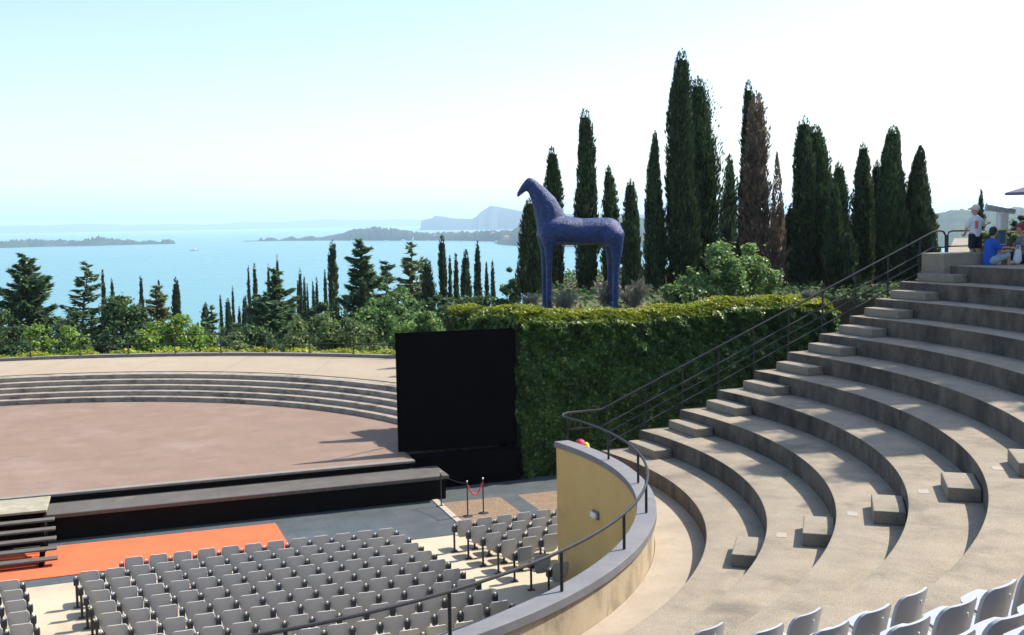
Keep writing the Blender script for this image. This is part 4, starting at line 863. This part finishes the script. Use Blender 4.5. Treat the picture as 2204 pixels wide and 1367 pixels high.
# ---------------------------------------------------------------- people on the landing
m_skin = surf('skin', (.42, .23, .15), (.47, .27, .18), 8, .55); m_tee = surf('white_tee', (.55, .57, .6), (.62, .64, .67), 7, .9, .2, 20)
m_shorts = surf('black_shorts', (.012, .012, .018), (.02, .02, .026), 7, .9); m_blue = surf('blue_tee', (.012, .07, .36), (.018, .095, .45), 7, .85, .2, 20)
m_jean = surf('pale_denim', (.22, .30, .36), (.3, .38, .43), 9, .9, .2, 20); m_hair = surf('dark_hair', (.02, .014, .01), (.035, .025, .018), 20, .6)
m_cap = surf('pale_cap', (.5, .46, .43), (.58, .54, .5), 8, .9); m_print = surf('red_print', (.55, .14, .12), (.62, .2, .17), 12, .9)
m_shirtd = surf('dark_patterned_shirt', (.05, .04, .06), (.3, .26, .28), 22, .9); m_maroon = surf('maroon_cap', (.2, .03, .05), (.26, .045, .07), 8, .85)
def hand(wr, d, up_, k=1.0):
    """palm, four unequal bent fingers and a thumb from the side of the palm"""
    d = Vector(d).normalized(); up_ = Vector(up_).normalized(); sd_ = d.cross(up_).normalized(); wr = Vector(wr); c = []
    pm = wr+d*.085*k; c.append((wr, pm, .026*k, .036*k, .6))
    for i, (o, l) in enumerate(((-.03, .07), (-.01, .082), (.011, .076), (.03, .058))):
        b = pm+sd_*o*k; m_ = b+d*l*.55*k-up_*.008*k; e = m_+d*l*.45*k-up_*.022*k; c += [(b, m_, .0095*k, .009*k), (m_, e, .009*k, .0075*k)]
    b = wr+d*.03*k-sd_*.03*k; c += [(b, b+d*.035*k-sd_*.025*k, .011*k, .01*k), (b+d*.035*k-sd_*.025*k, b+d*.07*k-sd_*.03*k, .01*k, .008*k)]
    return c
def head(c, f, s=1.0):
    """skull, jaw, nose, ears, brow and lips; f is where the face looks"""
    c = Vector(c); f = Vector(f).normalized(); sd_ = f.cross(Vector((0, 0, 1))).normalized(); u = Vector((0, 0, 1))
    r = [(c+u*.03*s-f*.02*s, c+u*.03*s+f*.015*s, .088*s, .085*s), (c-u*.04*s+f*.02*s, c-u*.075*s+f*.045*s, .062*s, .042*s),
         (c+f*.088*s+u*.005*s, c+f*.112*s-u*.025*s, .012*s, .016*s), (c+f*.085*s+u*.028*s-sd_*.035*s, c+f*.085*s+u*.028*s+sd_*.035*s, .012*s, .012*s), (c+f*.083*s-u*.058*s-sd_*.016*s, c+f*.083*s-u*.058*s+sd_*.016*s, .010*s, .010*s)]
    for k in (-1, 1): r.append((c+sd_*k*.085*s+u*.015*s, c+sd_*k*.088*s-u*.02*s, .018*s, .014*s, .6))
    return r
def eyes(c, f, par_, s=1.0):
    c = Vector(c); f = Vector(f).normalized(); sd_ = f.cross(Vector((0, 0, 1))).normalized()
    for k in (-1, 1): MB().lathe([(.002, -.008*s), (.008*s, -.004*s), (.009*s, 0), (.006*s, .006*s), (.002, .008*s)], tuple(c+f*.086*s+sd_*k*.032*s+Vector((0, 0, .008*s))), 8).build('eye', m_hair, par_)
def person(loc, rz, label, group=None):
    t = empty('person', loc, rz); tag(t, label, 'person', group); return t
LZ = TZ(10)
# standing boy: back to us, looking left, right arm reaching out to the right
P = spot(2098, 570, 27.2); t = person((P.x, P.y, LZ), R(12), 'person standing in a white tee, dark shorts and pale cap, arm held out')
fd = (-.75, .65, -.08); hd = (-.01, .0, 1.36)
b = head(hd, fd, .98)+[((0, .01, 1.12), (-.005, .0, 1.29), .05, .045), ((0, 0, .78), (0, .0, 1.08), .125, .15, .7), ((-.12, 0, 1.10), (.12, 0, 1.10), .06, .06)]
for s in (-1, 1): b += [((s*.085, 0, .76), (s*.09, .015, .40), .085, .055), ((s*.09, .015, .40), (s*.09, -.015, .07), .055, .035), ((s*.09, -.03, .035), (s*.10, .12, .025), .036, .03)]
b += [((.16, 0, 1.10), (.30, .08, .98), .048, .038), ((.30, .08, .98), (.47, .18, 1.03), .038, .027)]+hand((.47, .18, 1.03), (.8, .5, .1), (0, 0, 1), .95)
b += [((-.17, 0, 1.10), (-.23, .05, .88), .048, .036), ((-.23, .05, .88), (-.16, .2, .76), .036, .026)]+hand((-.16, .2, .76), (.3, .9, -.2), (0, 0, 1), .95)
fuse('body', b, m_skin, t, .011, 2)
fuse('tee_shirt', [((0, 0, .74), (0, 0, 1.08), .15, .165, .74), ((-.13, 0, 1.11), (.13, 0, 1.11), .07, .07), ((.15, 0, 1.105), (.26, .06, 1.01), .066, .062), ((-.15, 0, 1.105), (-.215, .035, .96), .066, .062)], m_tee, t, .014, 3)
fuse('shorts', [((0, 0, .70), (0, 0, .76), .142, .142, .75), ((-.085, 0, .72), (-.095, .012, .46), .10, .085), ((.085, 0, .72), (.095, .012, .46), .10, .085)], m_shorts, t, .014, 2)
MB().box((-.055, -.123, 1.0), (.085, .012, .20)).build('print', m_print, t, bevel=.004)
cp_ = fuse('cap', [((0, .0, 1.41), (0, 0, 1.425), .104, .098), ((-.06, .055, 1.405), (-.135, .12, 1.395), .05, .03, .5)], m_cap, t, .012, 2)
eyes(hd, fd, t)
for s in (-1, 1): fuse('shoe', [((s*.09, -.03, .035), (s*.10, .13, .03), .045, .038)], m_tee, t, .012, 1)
# seated person in blue, side on, leaning forward to the right
P = spot(2134, 575, 26.7); t = person((P.x, P.y, LZ), R(8), 'person in a bright blue tee sitting on the landing edge with knees drawn up')
fd = (.8, .45, -.35); hd = (.06, .03, .80)
b = head(hd, fd, 1.0)+[((.0, .0, .58), (.045, .02, .74), .055, .05), ((-.06, 0, .14), (-.02, 0, .5), .14, .15, .8), ((0, -.13, .54), (0, .13, .54), .065, .065)]
for s in (-1, 1): b += [((-.02, s*.09, .12), (.36, s*.12, .24), .095, .065), ((.36, s*.12, .24), (.40, s*.11, -.12), .06, .04), ((.40, s*.11, -.10), (.54, s*.12, -.13), .04, .03)]
for s in (-1, 1): b += [((0, s*.17, .53), (.16, s*.2, .32), .05, .04), ((.16, s*.2, .32), (.40, s*.07, .33), .04, .028)]+hand((.40, s*.07, .33), (.9, -s*.25, .1), (0, 0, 1))
fuse('body', b, m_skin, t, .011, 2)
fuse('tee_shirt', [((-.07, 0, .06), (-.02, 0, .5), .165, .17, .85), ((0, -.14, .545), (0, .14, .545), .078, .078), ((0, -.16, .54), (.09, -.19, .42), .074, .068), ((0, .16, .54), (.09, .19, .42), .074, .068)], m_blue, t, .014, 3)
fuse('shorts', [((-.08, 0, .07), (-.02, 0, .10), .15, .14, .9), ((-.02, .09, .12), (.34, .12, .235), .115, .085), ((-.02, -.09, .12), (.34, -.12, .235), .115, .085)], m_jean, t, .014, 2)
fuse('hair', [((.03, .01, .86), (.05, .03, .865), .098, .09), ((.0, -.0, .80), (.01, .0, .84), .08, .09)], m_hair, t, .012, 2); eyes(hd, fd, t)
# person at the picture's right edge, facing left
P = spot(2199, 575, 27.0); t = person((P.x, P.y, LZ), R(176), 'person in a dark patterned shirt and maroon cap sitting at the right edge')
fd = (.9, -.1, -.25); hd = (.06, .0, .86)
b = head(hd, fd, 1.0)+[((.0, .0, .63), (.045, .0, .80), .055, .05), ((-.06, 0, .16), (-.02, 0, .55), .14, .15, .8), ((0, -.13, .59), (0, .13, .59), .065, .065)]
for s in (-1, 1): b += [((-.02, s*.09, .12), (.38, s*.12, .22), .095, .065), ((.38, s*.12, .22), (.36, s*.11, -.14), .06, .04), ((.36, s*.11, -.12), (.5, s*.12, -.15), .04, .03)]
for s in (-1, 1): b += [((0, s*.17, .58), (.14, s*.2, .38), .05, .04), ((.14, s*.2, .38), (.34, s*.08, .40), .04, .028)]+hand((.34, s*.08, .40), (.9, -s*.25, .1), (0, 0, 1))
fuse('body', b, m_skin, t, .011, 2)
fuse('shirt', [((-.07, 0, .08), (-.02, 0, .55), .165, .17, .85), ((0, -.14, .595), (0, .14, .595), .078, .078), ((0, -.16, .59), (.09, -.19, .46), .074, .068), ((0, .16, .59), (.09, .19, .46), .074, .068)], m_shirtd, t, .014, 3)
fuse('shorts', [((-.08, 0, .07), (-.02, 0, .10), .15, .14, .9), ((-.02, .09, .12), (.37, .12, .215), .115, .085), ((-.02, -.09, .12), (.37, -.12, .215), .115, .085)], m_shorts, t, .014, 2)
fuse('cap', [((.04, .0, .915), (.05, 0, .93), .104, .098), ((.12, 0, .905), (.2, 0, .895), .055, .035, .6)], m_maroon, t, .012, 2); eyes(hd, fd, t)
wb = empty('white_bag', spot(2190, 536, 26.6)); wb.location.z = LZ; tag(wb, 'small white bag lying between the two seated people', 'bag')
fuse('bag_body', [((0, 0, .12), (.02, 0, .3), .11, .09, .7)], m_tee, wb, .015, 2); MB().tube([(-.05, 0, .36), (-.03, 0, .47), (.05, 0, .47), (.07, 0, .36)], .012, 6).build('handle', m_tee, wb)
# pay telescope, umbrella, bushes and rail on the upper terrace
m_tel = surf('grey_blue_paint', (.3, .36, .4), (.36, .42, .46), 6, .4, spec=.5); m_teln = surf('pale_housing', (.55, .57, .56), (.62, .63, .62), 6, .45); m_telp = surf('blue_pedestal', (.02, .06, .16), (.028, .08, .2), 6, .45)
P = spot(2155, 560, 31); te = empty('coin_telescope', (P.x, P.y, 6.87)); tag(te, 'pay telescope with grey blue tube on a dark blue pedestal', 'telescope')
MB().lathe([(.22, 0), (.22, .05), (.13, .08), (.12, .74), (.15, .78), (.15, .80)], n=16).build('pedestal', m_telp, te, smooth=True)
MB().box((0, 0, 1.06), (.26, .3, .5)).build('housing', m_teln, te, bevel=.04); MB().box((0, 0, .82), (.3, .34, .03)).build('collar', m_yel, te, bevel=.008)
MB().tube([(.34, -.05, 1.32), (.1, 0, 1.38), (-.3, .06, 1.46), (-.44, .08, 1.48)], [.07, .095, .11, .12], 14).build('tube', m_tel, te, smooth=True)
MB().box((.05, 0, 1.31), (.2, .14, .08)).build('cradle', m_tel, te, bevel=.01)
m_can = surf('dark_canopy', (.12, .11, .17), (.16, .15, .21), 6, .9); P = spot(2262, 430, 30)
ub = empty('parasol', (P.x, P.y, 6.87)); tag(ub, 'dark parasol reaching in at the right edge above the people', 'parasol')
mb = MB(); nn = 8; rim = [(1.25*math.cos(2*math.pi*i/nn), 1.25*math.sin(2*math.pi*i/nn), 1.86) for i in range(nn)]; mb.add([(0, 0, 2.22)]+rim+[(x*1.0, y*1.0, z-.06) for x, y, z in rim], [(0, 1+i, 1+(i+1) % nn) for i in range(nn)]+[(1+i, 9+i, 9+(i+1) % nn, 1+(i+1) % nn) for i in range(nn)]); mb.build('canopy', m_can, ub)
MB().tube([(0, 0, 0), (0, 0, 2.28)], .025, 8).build('pole', m_white, ub, smooth=True); MB().lathe([(.25, 0), (.25, .06), (.06, .1)], n=14).build('base', m_curb, ub)
rb_ = MB()
for i in range(nn): rb_.tube([(0, 0, 1.75), (rim[i][0]*.95, rim[i][1]*.95, 1.85)], .01, 4)
rb_.build('ribs', m_white, ub)
for px, py, Y, wd, lb, mt, sd_ in ((2160, 478, 34, 60, 'dark green bush behind the pay telescope', m_dark, 61), (2200, 458, 35, 60, 'taller dark bush behind the person at the right edge', m_dark, 62), (2120, 495, 33, 46, 'low olive bush beside the standing boy', m_olive, 63), (2192, 500, 32, 50, 'dark bush low behind the seated people', m_green, 64)):
    P = spot(px, py, Y); bushy('terrace_bush', P.x, P.y, 6.86, max(.5, P.z-6.86), wd/2/FPX*Y, .5, lb, mt, 2200, 14, .14, 'bush', False, 'bushes on the upper terrace', sd_, .05)
r3 = empty('lookout_railing', spot(2150, 560, 31.6)); r3.location.z = 6.86; tag(r3, 'pale thin railing at the lookout behind the seated people', 'railing')
pa, pb = spot(2098, 497, 31.6), spot(2330, 497, 31.6); inv3 = Matrix.Translation(-r3.location)
for z in (7.62, 7.25):
    o = MB().tube([(pa.x, pa.y, z), (pb.x, pb.y, z)], .022, 6).build('rail', m_steel if z > 7.5 else m_rail, r3); o.matrix_parent_inverse = inv3
for i in range(4):
    p_ = pa.lerp(pb, i/3); o = MB().tube([(p_.x, p_.y, 6.86), (p_.x, p_.y, 7.62)], .022, 6).build('post', m_rail, r3); o.matrix_parent_inverse = inv3
# ---------------------------------------------------------------- boats and houses far off
hull_me = MB(); hv = [(-.5, -.12, 0), (.25, -.15, 0), (.5, 0, 0), (.25, .15, 0), (-.5, .12, 0)]; hull_me.add([(x*.9, y*.8, -.02) for x, y, _ in hv]+[(x, y, .12) for x, y, _ in hv], [(4, 3, 2, 1, 0), (5, 6, 7, 8, 9)]+[(i, (i+1) % 5, (i+1) % 5+5, i+5) for i in range(5)]); hull_me = hull_me.mesh('hull'); hull_me.materials.append(m_white)
cab_me = MB().box((-.05, 0, .18), (.4, .17, .14)).mesh('cabin', bevel=.02); cab_me.materials.append(m_white)
sail_me = MB(); sail_me.add([(.05, 0, .2), (-.4, .02, .22), (.05, 0, 1.3), (.05, .03, .2), (-.4, .05, .22), (.05, .03, 1.3)], [(0, 1, 2), (5, 4, 3), (0, 3, 4, 1), (1, 4, 5, 2), (2, 5, 3, 0)]); sail_me = sail_me.mesh('sail'); sail_me.materials.append(m_white)
for px, py, ln_, lb, sail in ((418, 540, 26, 'white speedboat alone on the open lake right of the island', 0), (868, 518.6, 24, 'largest white motor boat moored before the peninsula', 0), (890, 518.8, 16, 'only boat with a white sail raised, before the peninsula', 1), (920, 519.5, 15, 'small white boat just right of the sail', 0), (941, 519.3, 18, 'white boat left of the tallest cypress of the row', 0), (960, 519.5, 13, 'tiny white boat right of the tallest cypress of the row', 0), (993, 521, 16, 'white boat above the fuzzy greyish cypress', 0), (1035, 521, 15, 'white boat right of the smooth cypress tip', 0), (1048, 521.2, 13, 'tiny white boat in the middle of the last trio', 0), (1068, 522, 20, 'white boat closest to the near wooded shore', 0), (757, 518.5, 13, 'tiny white boat before the left end of the peninsula', 0), (831, 518.6, 12, 'tiny white boat above the big bushy cedar', 0), (682, 518.8, 12, 'tiny white boat off the thin spit of the peninsula', 0)):
    P = onlake(px, py); t = empty('white_boat', (P.x, P.y, LAKE), random.uniform(-.5, .5)); t.scale = (ln_,)*3; tag(t, lb, 'boat', 'white boats on the lake'); link('hull', hull_me, t)
    if sail: link('sail', sail_me, t)
    else: link('cabin', cab_me, t)
m_wallp = surf('pale_house_wall', (.55, .42, .34), (.65, .5, .42), .2, .9); m_roofp = surf('clay_roof', (.38, .17, .1), (.45, .22, .14), .3, .9)
hw = MB().box((0, 0, 3.5), (13, 10, 9)).mesh('wall'); hw.materials.append(m_wallp)
hrf = MB(); hrf.add([(-7, -5.6, 8), (7, -5.6, 8), (7, 5.6, 8), (-7, 5.6, 8), (-4, 0, 11), (4, 0, 11)], [(0, 1, 5, 4), (1, 2, 5), (2, 3, 4, 5), (3, 0, 4), (3, 2, 1, 0)]); hrf = hrf.mesh('roof'); hrf.materials.append(m_roofp)
for px, py, by, lb in ((936, 509, 518, 'pale house among the trees left on the far peninsula'), (994, 514, 518.3, 'pink house at the water right of the tallest row cypress'), (1013, 511, 518.3, 'ochre house on the peninsula above the smooth cypress'), (1061, 503, 519.5, 'pale red-roofed house near the peninsula root'), (1090, 512, 528, 'small house on the near wooded shore')):
    s_ = onlake(px, by); Y = s_.y*1.012; P = spot(px, py, Y); t = empty('far_house', (P.x, P.y, P.z-4), random.uniform(-.4, .4)); tag(t, lb, 'house', 'houses on the far shore'); link('wall', hw, t); link('roof', hrf, t)
for px, py in ((2052, 470), (2068, 476), (2084, 472), (2030, 478), (2094, 484), (2060, 488)):
    s_ = onlake(px, 533); Y = s_.y*1.2; P = spot(px, py, Y); t = empty('far_house', (P.x, P.y, P.z-5), random.uniform(-.4, .4)); t.scale = (1.3,)*3
    tag(t, 'pale house on the hazy hillside between the rightmost cypress and the standing boy', 'house', 'houses on the hazy right hillside'); link('wall', hw, t); link('roof', hrf, t)
